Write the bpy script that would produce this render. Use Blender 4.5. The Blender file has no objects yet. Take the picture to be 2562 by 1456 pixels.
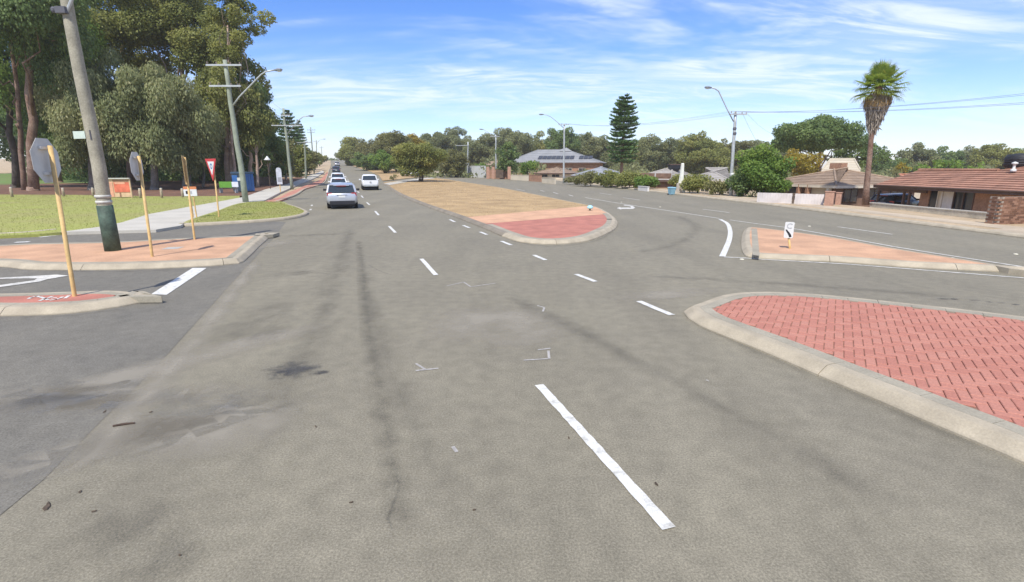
import bpy, bmesh, math, random
import numpy as np
from mathutils import Vector, Matrix

R = math.radians
random.seed(7)
rng = np.random.default_rng(11)
scene = bpy.context.scene
C = scene.collection

# ------------------------------------------------------------------ camera, sky, sun
CAM_H, PITCH = 2.5, R(13.5)
cam = bpy.data.cameras.new("camera")
cam.sensor_width = 36.0
cam.lens = 18.0
cam.clip_start = 0.1
cam.clip_end = 9000.0
camo = bpy.data.objects.new("camera", cam)
C.objects.link(camo)
camo.location = (0, 0, CAM_H)
camo.rotation_euler = (math.pi / 2 - PITCH, 0, 0)
scene.camera = camo

SUN_ELEV = R(54)
SHADOW_AZ = R(17)                       # shadows fall this far to the right of straight ahead
sun_dir = Vector((-math.sin(SHADOW_AZ) * math.cos(SUN_ELEV), -math.cos(SHADOW_AZ) * math.cos(SUN_ELEV), math.sin(SUN_ELEV)))
sl = bpy.data.lights.new("sun", 'SUN')
sl.energy = 3.6
sl.angle = R(0.5)
sl.color = (1.0, 0.955, 0.88)
so = bpy.data.objects.new("sun", sl)
C.objects.link(so)
so.rotation_euler = (-sun_dir).to_track_quat('-Z', 'Y').to_euler()

world = bpy.data.worlds.new("World")
scene.world = world
world.use_nodes = True
wn, wl = world.node_tree.nodes, world.node_tree.links
wn.clear()
wout = wn.new('ShaderNodeOutputWorld')
wbg = wn.new('ShaderNodeBackground')
wbg.inputs['Strength'].default_value = 0.145
sky = wn.new('ShaderNodeTexSky')
sky.sky_type = 'NISHITA'
sky.sun_disc = False
sky.sun_elevation = SUN_ELEV
sky.sun_rotation = math.atan2(sun_dir.x, sun_dir.y)
sky.air_density = 1.0
sky.dust_density = 0.2
sky.ozone_density = 4.5
# high thin cloud: wisps on a plane far overhead, so that they crowd together towards the horizon everywhere round
wtc = wn.new('ShaderNodeTexCoord')
wsep = wn.new('ShaderNodeSeparateXYZ')
wl.new(wtc.outputs['Generated'], wsep.inputs[0])
def wmath(op, a, b=None, clamp=False):
    n = wn.new('ShaderNodeMath'); n.operation = op; n.use_clamp = clamp
    for i, v in enumerate((a, b)):
        if v is None: continue
        if isinstance(v, (int, float)): n.inputs[i].default_value = v
        else: wl.new(v, n.inputs[i])
    return n.outputs[0]
wz = wmath('ADD', wmath('MAXIMUM', wsep.outputs['Z'], 0.0), 0.16)
wu = wmath('DIVIDE', wsep.outputs['X'], wz)
wv = wmath('DIVIDE', wsep.outputs['Y'], wz)
wcomb = wn.new('ShaderNodeCombineXYZ')
wl.new(wu, wcomb.inputs[0]); wl.new(wv, wcomb.inputs[1])
def wnoise(scale, sx, sy, rot, detail, dist, loc=(0, 0, 0)):
    mp = wn.new('ShaderNodeMapping')
    mp.inputs['Rotation'].default_value = (0, 0, rot)
    mp.inputs['Scale'].default_value = (sx, sy, 1)
    mp.inputs['Location'].default_value = loc
    wl.new(wcomb.outputs[0], mp.inputs[0])
    nz = wn.new('ShaderNodeTexNoise')
    nz.inputs['Scale'].default_value = scale
    nz.inputs['Detail'].default_value = detail
    nz.inputs['Distortion'].default_value = dist
    nz.inputs['Roughness'].default_value = 0.62
    wl.new(mp.outputs[0], nz.inputs['Vector'])
    return nz.outputs[0]
def wrange(v, a, b, lo=0.0, hi=1.0):
    n = wn.new('ShaderNodeMapRange'); n.interpolation_type = 'SMOOTHSTEP'
    n.inputs['From Min'].default_value = a; n.inputs['From Max'].default_value = b
    n.inputs['To Min'].default_value = lo; n.inputs['To Max'].default_value = hi
    wl.new(v, n.inputs['Value'])
    return n.outputs[0]
broad = wrange(wnoise(0.75, 0.62, 1.35, R(-14), 5, 0.5, (3.1, 1.7, 0)), 0.37, 0.60)
wisps = wrange(wnoise(2.3, 0.55, 1.55, R(-32), 12, 1.5, (0.4, 2.2, 0)), 0.38, 0.64)
wmask = wmath('MULTIPLY', broad, wmath('ADD', wmath('MULTIPLY', wisps, 0.7), 0.3))
veil = wmath('MULTIPLY', wrange(wsep.outputs['Z'], 0.0, 0.26, 1.0, 0.0), 0.13)
wmask = wmath('MULTIPLY', wmask, wrange(wsep.outputs['Z'], 0.0, 0.22, 0.45, 1.0))
wmask = wmath('MINIMUM', wmath('ADD', wmath('MULTIPLY', wmask, 0.82), veil), 0.92)
wmix = wn.new('ShaderNodeMixRGB')
wl.new(wmask, wmix.inputs['Fac'])
whsv = wn.new('ShaderNodeHueSaturation')
whsv.inputs['Saturation'].default_value = 1.2
whsv.inputs['Value'].default_value = 0.88; whsv.inputs['Hue'].default_value = 0.506
wl.new(sky.outputs[0], whsv.inputs['Color'])
wtint = wn.new('ShaderNodeMixRGB'); wtint.blend_type = 'MULTIPLY'; wtint.inputs['Fac'].default_value = 1.0
wl.new(whsv.outputs[0], wtint.inputs['Color1']); wtint.inputs['Color2'].default_value = (0.90, 0.895, 1.06, 1)
wl.new(wtint.outputs[0], wmix.inputs['Color1'])
wmix.inputs['Color2'].default_value = (4.9, 5.3, 6.1, 1)
wl.new(wmix.outputs[0], wbg.inputs['Color'])
wl.new(wbg.outputs[0], wout.inputs['Surface'])

vs = scene.view_settings
vs.view_transform = 'Standard'
vs.look = 'None'
vs.exposure = 0.55
vs.gamma = 1.0
vs.use_curve_mapping = False
scene.cycles.use_denoising = True
scene.cycles.max_bounces = 8
scene.cycles.diffuse_bounces = 6
scene.cycles.transmission_bounces = 6
scene.cycles.transparent_max_bounces = 40
scene.cycles.volume_bounces = 2

# ------------------------------------------------------------------ places: from a pixel of the photograph (2562 wide) to the terrain
FOC, PX, PY = 1281.0, 1281.0, 728.0
cs, sn = math.cos(PITCH), math.sin(PITCH)
DS = (-0.319, 0.948)                    # along the main road, away from the camera
def sq(x, y): return DS[0] * x + DS[1] * y, DS[1] * x - DS[0] * y
def xy(s, q): return DS[0] * s + DS[1] * q, DS[1] * s - DS[0] * q
KERB_S = [-200, 0, 13.6, 27, 60, 74, 95, 150, 300, 5000]
KERB_Q = [-40, 20.6, 24.3, 27.9, 35.0, 37.3, 39.5, 41.0, 41.0, 41.0]
def qkerb(s): return float(np.interp(s, KERB_S, KERB_Q))
def smooth(t):
    t = min(1.0, max(0.0, t)); return t * t * (3 - 2 * t)
def H(x, y):
    s, q = sq(x, y)
    if s < 60: h = 0.0
    elif s < 140: h = 1.9e-4 * (s - 60) ** 2
    elif s < 330: h = 1.216 + 0.0292 * (s - 140)
    else: h = 6.764 + 0.9 * (1 - math.exp(-(s - 330) / 31.0))
    h *= 1 - 0.85 * smooth((q - 44.0) / 40.0)
    h -= 1.45 * smooth((q - qkerb(s) - 4.0) / 11.0) * (1 - smooth((s - 70) / 60))
    return h
def ray(px, py):
    dx, dy = (px - PX) / FOC, (py - PY) / FOC
    return dx, cs - dy * sn, -sn - dy * cs
def U(px, py, z=0.0):
    rx, ry, rz = ray(px, py)
    def f(t): return CAM_H + rz * t - H(rx * t, ry * t) - z
    a, t = 0.5, 0.5
    while t < 900:
        t *= 1.04
        if f(t) < 0: break
        a = t
    b = t
    for _ in range(40):
        m = (a + b) / 2
        if f(m) > 0: a = m
        else: b = m
    return Vector((rx * a, ry * a, H(rx * a, ry * a)))
def UZ(pts, z=0.0): return [U(x, y, z).xy for x, y in pts]
def ZT(Y, py):
    dy = (py - PY) / FOC
    return CAM_H - Y * (sn + dy * cs) / (cs - dy * sn)
def XT(Y, z, px): return (px - PX) / FOC * (Y * cs + (CAM_H - z) * sn)
def GP(px, t):                          # a point of the terrain in that column, that deep into the view
    x = (px - PX) / FOC * t; z = 0.0
    for _ in range(6):
        y = (t - (CAM_H - z) * sn) / cs
        z = H(x, y)
    return Vector((x, y, z))
def PT(px, py, Y):                      # the point seen at that pixel, that far ahead
    z = ZT(Y, py)
    return Vector((XT(Y, z, px), Y, z))

# ------------------------------------------------------------------ materials
MATS = {}
def M(name, col, rough=0.8, var=0.14, scale=3.0, bump=0.0, bscale=40.0, col2=None, metal=0.0, spec=0.4, fine=0.0, fscale=60.0, lo=0.35, hi=0.65, coat=0.0, emit=0.0):
    m = bpy.data.materials.new(name); MATS[name] = m
    m.use_nodes = True
    n, l = m.node_tree.nodes, m.node_tree.links
    b = n['Principled BSDF']
    b.inputs['Roughness'].default_value = rough
    b.inputs['Metallic'].default_value = metal
    b.inputs['Specular IOR Level'].default_value = spec
    if coat: b.inputs['Coat Weight'].default_value = coat; b.inputs['Coat Roughness'].default_value = 0.08
    tc = n.new('ShaderNodeTexCoord')
    geo = n.new('ShaderNodeNewGeometry')
    nz = n.new('ShaderNodeTexNoise'); nz.inputs['Scale'].default_value = scale; nz.inputs['Detail'].default_value = 6
    l.new(geo.outputs['Position'], nz.inputs['Vector'])
    rp = n.new('ShaderNodeValToRGB')
    c2 = col2 or tuple(c * (1 - var) for c in col)
    c1 = col if col2 else tuple(min(1, c * (1 + var)) for c in col)
    rp.color_ramp.elements[0].position = lo; rp.color_ramp.elements[0].color = (*c2, 1)
    rp.color_ramp.elements[1].position = hi; rp.color_ramp.elements[1].color = (*c1, 1)
    l.new(nz.outputs[0], rp.inputs[0])
    out = rp.outputs[0]
    if fine:
        nf = n.new('ShaderNodeTexNoise'); nf.inputs['Scale'].default_value = fscale; nf.inputs['Detail'].default_value = 3
        l.new(geo.outputs['Position'], nf.inputs['Vector'])
        mr = n.new('ShaderNodeMapRange')
        mr.inputs['From Min'].default_value = 0.3; mr.inputs['From Max'].default_value = 0.7
        mr.inputs['To Min'].default_value = 1 - fine; mr.inputs['To Max'].default_value = 1 + fine
        l.new(nf.outputs[0], mr.inputs[0])
        mx = n.new('ShaderNodeVectorMath'); mx.operation = 'SCALE'
        l.new(out, mx.inputs[0]); l.new(mr.outputs[0], mx.inputs['Scale'])
        out = mx.outputs[0]
    l.new(out, b.inputs['Base Color'])
    if bump:
        nb = n.new('ShaderNodeTexNoise'); nb.inputs['Scale'].default_value = bscale; nb.inputs['Detail'].default_value = 5
        l.new(geo.outputs['Position'], nb.inputs['Vector'])
        bp = n.new('ShaderNodeBump'); bp.inputs['Strength'].default_value = bump; bp.inputs['Distance'].default_value = 0.02
        l.new(nb.outputs[0], bp.inputs['Height']); l.new(bp.outputs[0], b.inputs['Normal'])
    return m
def tint_mat(name, stops, rough=0.7, trans=0.0, spec=0.3, fine=0.0, fscale=80, bump=0.0):
    m = bpy.data.materials.new(name); MATS[name] = m
    m.use_nodes = True
    n, l = m.node_tree.nodes, m.node_tree.links
    b = n['Principled BSDF']
    b.inputs['Roughness'].default_value = rough
    b.inputs['Specular IOR Level'].default_value = spec
    at = n.new('ShaderNodeAttribute'); at.attribute_name = 'tint'
    rp = n.new('ShaderNodeValToRGB')
    el = rp.color_ramp.elements
    el[0].position, el[0].color = stops[0][0], (*stops[0][1], 1)
    el[1].position, el[1].color = stops[-1][0], (*stops[-1][1], 1)
    for p, c in stops[1:-1]:
        e = el.new(p); e.color = (*c, 1)
    l.new(at.outputs['Fac'], rp.inputs[0])
    out = rp.outputs[0]
    geo = n.new('ShaderNodeNewGeometry')
    if fine:
        nf = n.new('ShaderNodeTexNoise'); nf.inputs['Scale'].default_value = fscale; nf.inputs['Detail'].default_value = 4
        l.new(geo.outputs['Position'], nf.inputs['Vector'])
        mr = n.new('ShaderNodeMapRange')
        mr.inputs['From Min'].default_value = 0.3; mr.inputs['From Max'].default_value = 0.7
        mr.inputs['To Min'].default_value = 1 - fine; mr.inputs['To Max'].default_value = 1 + fine
        l.new(nf.outputs[0], mr.inputs[0])
        mx = n.new('ShaderNodeVectorMath'); mx.operation = 'SCALE'
        l.new(out, mx.inputs[0]); l.new(mr.outputs[0], mx.inputs['Scale'])
        out = mx.outputs[0]
        if bump:
            bp = n.new('ShaderNodeBump'); bp.inputs['Strength'].default_value = bump; bp.inputs['Distance'].default_value = 0.01
            l.new(nf.outputs[0], bp.inputs['Height']); l.new(bp.outputs[0], b.inputs['Normal'])
    l.new(out, b.inputs['Base Color'])
    if trans:
        tr = n.new('ShaderNodeBsdfTranslucent'); l.new(out, tr.inputs['Color'])
        mix = n.new('ShaderNodeMixShader'); mix.inputs[0].default_value = trans
        l.new(b.outputs[0], mix.inputs[1]); l.new(tr.outputs[0], mix.inputs[2])
        l.new(mix.outputs[0], n['Material Output'].inputs['Surface'])
    return m
def decal_mat(name, col, lo, hi, amount, scale, stretch=(1, 1), rot=0.0):
    m = bpy.data.materials.new(name); MATS[name] = m
    m.use_nodes = True
    n, l = m.node_tree.nodes, m.node_tree.links
    b = n['Principled BSDF']; b.inputs['Roughness'].default_value = 0.85
    b.inputs['Base Color'].default_value = (*col, 1); b.inputs['Specular IOR Level'].default_value = 0.3
    at = n.new('ShaderNodeAttribute'); at.attribute_name = 'tint'
    geo = n.new('ShaderNodeNewGeometry')
    mp = n.new('ShaderNodeMapping'); mp.inputs['Rotation'].default_value = (0, 0, rot); mp.inputs['Scale'].default_value = (*stretch, 1)
    l.new(geo.outputs['Position'], mp.inputs[0])
    nz = n.new('ShaderNodeTexNoise'); nz.inputs['Scale'].default_value = scale; nz.inputs['Detail'].default_value = 8; nz.inputs['Roughness'].default_value = 0.65
    l.new(mp.outputs[0], nz.inputs['Vector'])
    mu = n.new('ShaderNodeMath'); mu.operation = 'MULTIPLY'; l.new(at.outputs['Fac'], mu.inputs[0]); l.new(nz.outputs[0], mu.inputs[1])
    mr = n.new('ShaderNodeMapRange'); mr.interpolation_type = 'SMOOTHSTEP'
    mr.inputs['From Min'].default_value = lo; mr.inputs['From Max'].default_value = hi; mr.inputs['To Max'].default_value = amount
    l.new(mu.outputs[0], mr.inputs[0])
    tr = n.new('ShaderNodeBsdfTransparent')
    mix = n.new('ShaderNodeMixShader'); l.new(mr.outputs[0], mix.inputs[0]); l.new(tr.outputs[0], mix.inputs[1]); l.new(b.outputs[0], mix.inputs[2])
    l.new(mix.outputs[0], n['Material Output'].inputs['Surface'])
    return m

def road_mat(name, c_hi, c_lo, rot):
    """worn asphalt: stone chips, broad patchiness, and streaks that run along the traffic"""
    m = bpy.data.materials.new(name); MATS[name] = m
    m.use_nodes = True
    n, l = m.node_tree.nodes, m.node_tree.links
    b = n['Principled BSDF']; b.inputs['Roughness'].default_value = 0.86; b.inputs['Specular IOR Level'].default_value = 0.32
    geo = n.new('ShaderNodeNewGeometry')
    def nz(scale, detail, stretch=None, rough=0.5):
        t = n.new('ShaderNodeTexNoise'); t.inputs['Scale'].default_value = scale; t.inputs['Detail'].default_value = detail; t.inputs['Roughness'].default_value = rough
        if stretch:
            mp = n.new('ShaderNodeMapping'); mp.inputs['Rotation'].default_value = (0, 0, rot); mp.inputs['Scale'].default_value = (*stretch, 1)
            l.new(geo.outputs['Position'], mp.inputs[0]); l.new(mp.outputs[0], t.inputs['Vector'])
        else: l.new(geo.outputs['Position'], t.inputs['Vector'])
        return t.outputs[0]
    def mr(v, a, c, lo, hi):
        t = n.new('ShaderNodeMapRange'); t.inputs['From Min'].default_value = a; t.inputs['From Max'].default_value = c
        t.inputs['To Min'].default_value = lo; t.inputs['To Max'].default_value = hi; l.new(v, t.inputs[0]); return t.outputs[0]
    def mul(a, c):
        t = n.new('ShaderNodeMath'); t.operation = 'MULTIPLY'; l.new(a, t.inputs[0]); l.new(c, t.inputs[1]); return t.outputs[0]
    rp = n.new('ShaderNodeValToRGB')
    rp.color_ramp.elements[0].position = 0.34; rp.color_ramp.elements[0].color = (*c_lo, 1)
    rp.color_ramp.elements[1].position = 0.66; rp.color_ramp.elements[1].color = (*c_hi, 1)
    l.new(nz(0.32, 7, None, 0.6), rp.inputs[0])
    f = mul(mr(nz(0.9, 4, (1.0, 0.07)), 0.3, 0.7, 0.92, 1.07), mr(nz(58, 3, None, 0.7), 0.30, 0.70, 0.66, 1.34))
    f = mul(f, mr(nz(5, 6), 0.3, 0.7, 0.89, 1.10))
    vo = n.new('ShaderNodeTexVoronoi'); vo.inputs['Scale'].default_value = 95
    l.new(geo.outputs['Position'], vo.inputs['Vector'])
    f = mul(f, mr(vo.outputs['Distance'], 0.0, 0.65, 1.10, 0.84))
    sc = n.new('ShaderNodeVectorMath'); sc.operation = 'SCALE'; l.new(rp.outputs[0], sc.inputs[0]); l.new(f, sc.inputs['Scale'])
    l.new(sc.outputs[0], b.inputs['Base Color'])
    bp = n.new('ShaderNodeBump'); bp.inputs['Strength'].default_value = 0.35; bp.inputs['Distance'].default_value = 0.0016
    l.new(vo.outputs['Distance'], bp.inputs['Height']); bp.invert = True
    l.new(bp.outputs[0], b.inputs['Normal'])
    return m

road_mat('asphalt', (0.244, 0.219, 0.156), (0.212, 0.190, 0.138), R(-18.6))
road_mat('asphalt_side', (0.200, 0.183, 0.144), (0.160, 0.149, 0.122), R(80))
M('sandy', (0.46, 0.35, 0.22), 0.95, 0.2, 0.6, 0.3, 25, col2=(0.36, 0.27, 0.16), fine=0.2, fscale=14)
M('dry_grass', (0.455, 0.315, 0.155), 0.95, scale=0.5, bump=0.4, bscale=18, col2=(0.33, 0.225, 0.11), fine=0.2, fscale=16)
M('lawn_green', (0.295, 0.315, 0.072), 0.95, scale=0.35, bump=0.2, bscale=22, col2=(0.290, 0.270, 0.090), fine=0.15, fscale=18)
M('park_green', (0.12, 0.21, 0.04), 0.95, scale=0.3, bump=0.4, bscale=14, col2=(0.14, 0.17, 0.05), fine=0.2, fscale=10)
M('mulch', (0.19, 0.095, 0.055), 0.95, scale=0.8, bump=0.8, bscale=14, col2=(0.115, 0.062, 0.04), fine=0.35, fscale=12)
M('concrete_path', (0.46, 0.43, 0.36), 0.9, 0.08, 0.7, 0.2, 60, fine=0.06, fscale=30)
M('kerb', (0.375, 0.322, 0.232), 0.9, 0.12, 2.6, 0.25, 70, fine=0.09, fscale=45)
M('grey_paver', (0.310, 0.278, 0.208), 0.92, 0.12, 1.5, 0.3, 60, fine=0.12, fscale=40)
M('red_paving', (0.40, 0.158, 0.112), 0.9, 0.14, 1.5, 0.3, 40, fine=0.12, fscale=30)
M('orange_paving', (0.50, 0.295, 0.175), 0.9, 0.14, 1.1, 0.3, 40, fine=0.11, fscale=28)
M('tan_paving', (0.54, 0.32, 0.19), 0.9, 0.12, 1.1, 0.3, 40, fine=0.1, fscale=28)
M('paint_white', (0.62, 0.61, 0.56), 0.75, scale=9.0, bump=0.15, bscale=120, col2=(0.42, 0.405, 0.355), fine=0.16, fscale=75, lo=.30, hi=.52)
M('paint_worn', (0.53, 0.51, 0.45), 0.8, 0.22, 6.0, 0.15, 120, fine=0.18, fscale=40)
M('chalk', (0.36, 0.34, 0.31), 0.9, 0.2, 20.0)
M('bed_sand', (0.26, 0.15, 0.105), 0.95, 0.2, 8)
tint_mat('red_brick', [(0.0, (0.33, 0.135, 0.098)), (0.5, (0.405, 0.172, 0.124)), (1.0, (0.47, 0.235, 0.172))], 0.88, spec=0.25, fine=0.14, fscale=45, bump=0.2)
tint_mat('brown_brick', [(0.0, (0.14, 0.072, 0.045)), (0.5, (0.22, 0.115, 0.07)), (1.0, (0.30, 0.17, 0.11))], 0.9, spec=0.25, fine=0.12, fscale=30)
M('mortar', (0.33, 0.27, 0.21), 0.95, 0.1, 6)
decal_mat('tar', (0.06, 0.062, 0.070), 0.28, 0.62, 0.55, 4.5)
decal_mat('scuff', (0.060, 0.057, 0.052), 0.22, 0.75, 0.26, 1.6, (1, 0.4), R(-18.6))
decal_mat('dust', (0.36, 0.325, 0.255), 0.16, 0.60, 0.60, 1.1)
decal_mat('seam', (0.075, 0.07, 0.058), 0.16, 0.75, 0.30, 4.0)
M('steel', (0.40, 0.42, 0.44), 0.45, 0.08, 5, metal=0.6)
M('sign_back', (0.60, 0.58, 0.52), 0.55, 0.07, 5)
M('sign_white', (0.62, 0.63, 0.60), 0.5, 0.04, 12)
M('red_strip', (0.45, 0.205, 0.14), 0.9, 0.14, 1.5, fine=0.12, fscale=20)
M('path_tan', (0.43, 0.35, 0.245), 0.9, 0.14, 0.7, fine=0.12, fscale=14)
M('kerb_dark', (0.215, 0.185, 0.140), 0.9, 0.15, 1.4, 0.25, 60, fine=0.12, fscale=30)
M('sign_pale_green', (0.52, 0.60, 0.50), 0.5, 0.05, 8)
M('sign_red', (0.48, 0.035, 0.04), 0.5, 0.05, 8)
M('sign_blue', (0.06, 0.17, 0.34), 0.5, 0.05, 8)
M('sign_black', (0.018, 0.018, 0.02), 0.5, 0.05, 8)
M('sign_faded', (0.36, 0.37, 0.375), 0.6, 0.15, 20)
M('post_yellow', (0.60, 0.405, 0.165), 0.65, 0.12, 6, fine=0.06, fscale=40)
M('pole_wood', (0.33, 0.305, 0.225), 0.9, 0.16, 3, 0.5, 35, fine=0.16, fscale=26)
M('pole_green', (0.26, 0.285, 0.215), 0.85, 0.12, 3, 0.3, 30, fine=0.1, fscale=20)
M('sleeve_green', (0.058, 0.090, 0.064), 0.7, 0.3, 4, fine=0.2, fscale=20)
M('band_grey', (0.50, 0.49, 0.43), 0.6, 0.1, 9)
M('wire', (0.10, 0.10, 0.11), 0.6, 0.05, 3)
M('ceramic', (0.20, 0.15, 0.12), 0.3, 0.1, 5)
M('lamp_shell', (0.20, 0.22, 0.23), 0.5, 0.1, 5)
M('lamp_glass', (0.62, 0.64, 0.62), 0.25, 0.03, 5)
M('galv', (0.44, 0.46, 0.45), 0.5, 0.1, 4, metal=0.3)
M('bark_red', (0.26, 0.18, 0.135), 0.95, scale=1.4, bump=1.0, bscale=9, col2=(0.15, 0.085, 0.06), fine=0.3, fscale=10)
M('bark_grey', (0.25, 0.225, 0.20), 0.95, scale=1.4, bump=0.9, bscale=10, col2=(0.13, 0.115, 0.10), fine=0.25, fscale=10)
M('bark_pale', (0.46, 0.36, 0.28), 0.9, scale=0.9, bump=0.6, bscale=8, col2=(0.30, 0.21, 0.16), fine=0.15, fscale=8)
M('bark_dark', (0.075, 0.06, 0.05), 0.95, 0.3, 2, 0.8, 12)
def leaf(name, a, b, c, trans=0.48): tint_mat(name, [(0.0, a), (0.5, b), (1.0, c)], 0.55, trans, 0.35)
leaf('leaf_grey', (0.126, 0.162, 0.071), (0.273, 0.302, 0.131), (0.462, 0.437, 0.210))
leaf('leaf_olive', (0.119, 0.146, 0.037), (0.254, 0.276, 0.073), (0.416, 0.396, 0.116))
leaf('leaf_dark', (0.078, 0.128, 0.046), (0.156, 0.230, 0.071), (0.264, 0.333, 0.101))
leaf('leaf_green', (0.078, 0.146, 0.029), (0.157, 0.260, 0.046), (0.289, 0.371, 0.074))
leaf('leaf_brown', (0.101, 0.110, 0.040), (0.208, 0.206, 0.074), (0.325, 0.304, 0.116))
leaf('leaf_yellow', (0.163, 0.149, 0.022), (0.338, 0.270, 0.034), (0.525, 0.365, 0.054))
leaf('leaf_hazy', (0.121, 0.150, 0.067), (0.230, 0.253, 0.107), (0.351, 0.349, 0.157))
leaf('needle', (0.053, 0.108, 0.043), (0.112, 0.202, 0.073), (0.198, 0.302, 0.103), 0.2)
leaf('palm_green', (0.135, 0.226, 0.036), (0.254, 0.346, 0.055), (0.448, 0.450, 0.091))
leaf('palm_dead', (0.42, 0.25, 0.08), (0.60, 0.40, 0.16), (0.70, 0.52, 0.27))
leaf('palm_skirt', (0.150, 0.125, 0.100), (0.310, 0.265, 0.210), (0.46, 0.40, 0.31), 0.1)
leaf('grass_blade', (0.235, 0.245, 0.065), (0.270, 0.290, 0.072), (0.320, 0.315, 0.095), 0.3)
leaf('dry_blade', (0.31, 0.22, 0.11), (0.42, 0.30, 0.165), (0.52, 0.39, 0.23), 0.3)
leaf('pink_leaf', (0.160, 0.090, 0.075), (0.270, 0.170, 0.145), (0.360, 0.250, 0.200))
M('car_silver', (0.50, 0.52, 0.55), 0.35, 0.02, 3, metal=0.45, coat=0.6)
M('car_white', (0.76, 0.765, 0.76), 0.35, 0.02, 3, coat=0.6)
M('car_navy', (0.030, 0.045, 0.075), 0.3, 0.05, 3, coat=0.6)
M('car_black', (0.018, 0.020, 0.026), 0.3, 0.05, 3, coat=0.6)
M('car_glass', (0.030, 0.040, 0.045), 0.08, 0.05, 3, spec=0.7)
M('car_trim', (0.022, 0.022, 0.026), 0.6, 0.1, 5)
M('tyre', (0.020, 0.020, 0.021), 0.9, 0.1, 5)
M('rim', (0.42, 0.43, 0.45), 0.4, 0.05, 5, metal=0.7)
M('tail_red', (0.36, 0.05, 0.045), 0.25, 0.05, 5)
M('plate_white', (0.66, 0.66, 0.62), 0.5, 0.03, 5)
M('plate_red', (0.50, 0.04, 0.05), 0.5, 0.03, 5)
M('roof_brown', (0.33, 0.172, 0.112), 0.85, 0.2, 1.2, 0.4, 14, fine=0.15, fscale=7)
M('roof_taupe', (0.285, 0.205, 0.140), 0.85, 0.16, 1.2, 0.4, 14, fine=0.14, fscale=7)
M('roof_grey', (0.335, 0.310, 0.275), 0.85, 0.12, 0.8, 0.3, 10, fine=0.1, fscale=5)
M('roof_slate', (0.245, 0.248, 0.245), 0.7, 0.08, 0.5, 0.2, 8, fine=0.06, fscale=4)
M('roof_blue', (0.275, 0.290, 0.305), 0.7, 0.08, 0.5, 0.2, 8)
M('roof_cream', (0.50, 0.44, 0.33), 0.8, 0.08, 0.8)
M('roof_terracotta', (0.44, 0.20, 0.12), 0.85, 0.12, 1.0)
M('wall_cream', (0.56, 0.49, 0.37), 0.9, 0.08, 0.7, fine=0.05)
M('wall_white', (0.64, 0.61, 0.56), 0.9, 0.07, 0.9, fine=0.06, fscale=6)
M('wall_brick', (0.33, 0.185, 0.115), 0.9, 0.16, 2.5, fine=0.2, fscale=9)
M('wall_brown', (0.19, 0.115, 0.078), 0.9, 0.2, 2)
M('fascia_brown', (0.11, 0.068, 0.052), 0.7, 0.1, 3)
M('fascia_cream', (0.58, 0.51, 0.40), 0.7, 0.06, 3)
M('window_dark', (0.035, 0.040, 0.045), 0.12, 0.1, 1, spec=0.6)
M('solar', (0.035, 0.038, 0.045), 0.25, 0.1, 1)
M('cooler_black', (0.020, 0.021, 0.024), 0.6, 0.1, 3)
M('fence_grey', (0.44, 0.45, 0.44), 0.7, 0.05, 1)
M('fence_timber', (0.105, 0.075, 0.055), 0.9, 0.25, 2)
M('fence_white', (0.60, 0.55, 0.51), 0.85, 0.1, 1.2)
M('pier_pink', (0.40, 0.235, 0.165), 0.9, 0.12, 3, fine=0.12, fscale=12)
M('block_wall', (0.47, 0.42, 0.32), 0.9, 0.12, 1.2, fine=0.1, fscale=8)
M('log', (0.36, 0.29, 0.20), 0.9, 0.2, 6)
M('shelter_blue', (0.030, 0.115, 0.30), 0.5, 0.12, 2)
M('shelter_dark', (0.035, 0.060, 0.085), 0.35, 0.15, 2)
M('panel_green', (0.115, 0.29, 0.035), 0.5, 0.08, 3)
M('panel_white', (0.62, 0.64, 0.66), 0.5, 0.1, 4)
M('board_beige', (0.60, 0.42, 0.25), 0.7, 0.12, 4)
M('board_red', (0.66, 0.165, 0.09), 0.6, 0.2, 2.5)
M('board_pink', (0.66, 0.34, 0.21), 0.6, 0.12, 3)
M('board_brown', (0.27, 0.15, 0.09), 0.7, 0.12, 4)
M('notice_orange', (0.55, 0.20, 0.08), 0.6, 0.1, 6)
M('pillar_white', (0.74, 0.73, 0.63), 0.8, 0.06, 3)
M('bin_blue', (0.22, 0.40, 0.47), 0.5, 0.1, 4)
M('cap_blue', (0.36, 0.66, 0.74), 0.5, 0.08, 8)
M('stick_brown', (0.07, 0.045, 0.032), 0.9, 0.2, 20)
M('leaf_litter', (0.085, 0.062, 0.042), 0.9, 0.3, 20)
M('stud', (0.66, 0.62, 0.48), 0.5, 0.1, 10)
M('cover', (0.40, 0.385, 0.34), 0.85, 0.12, 6, fine=0.1, fscale=30)

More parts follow.
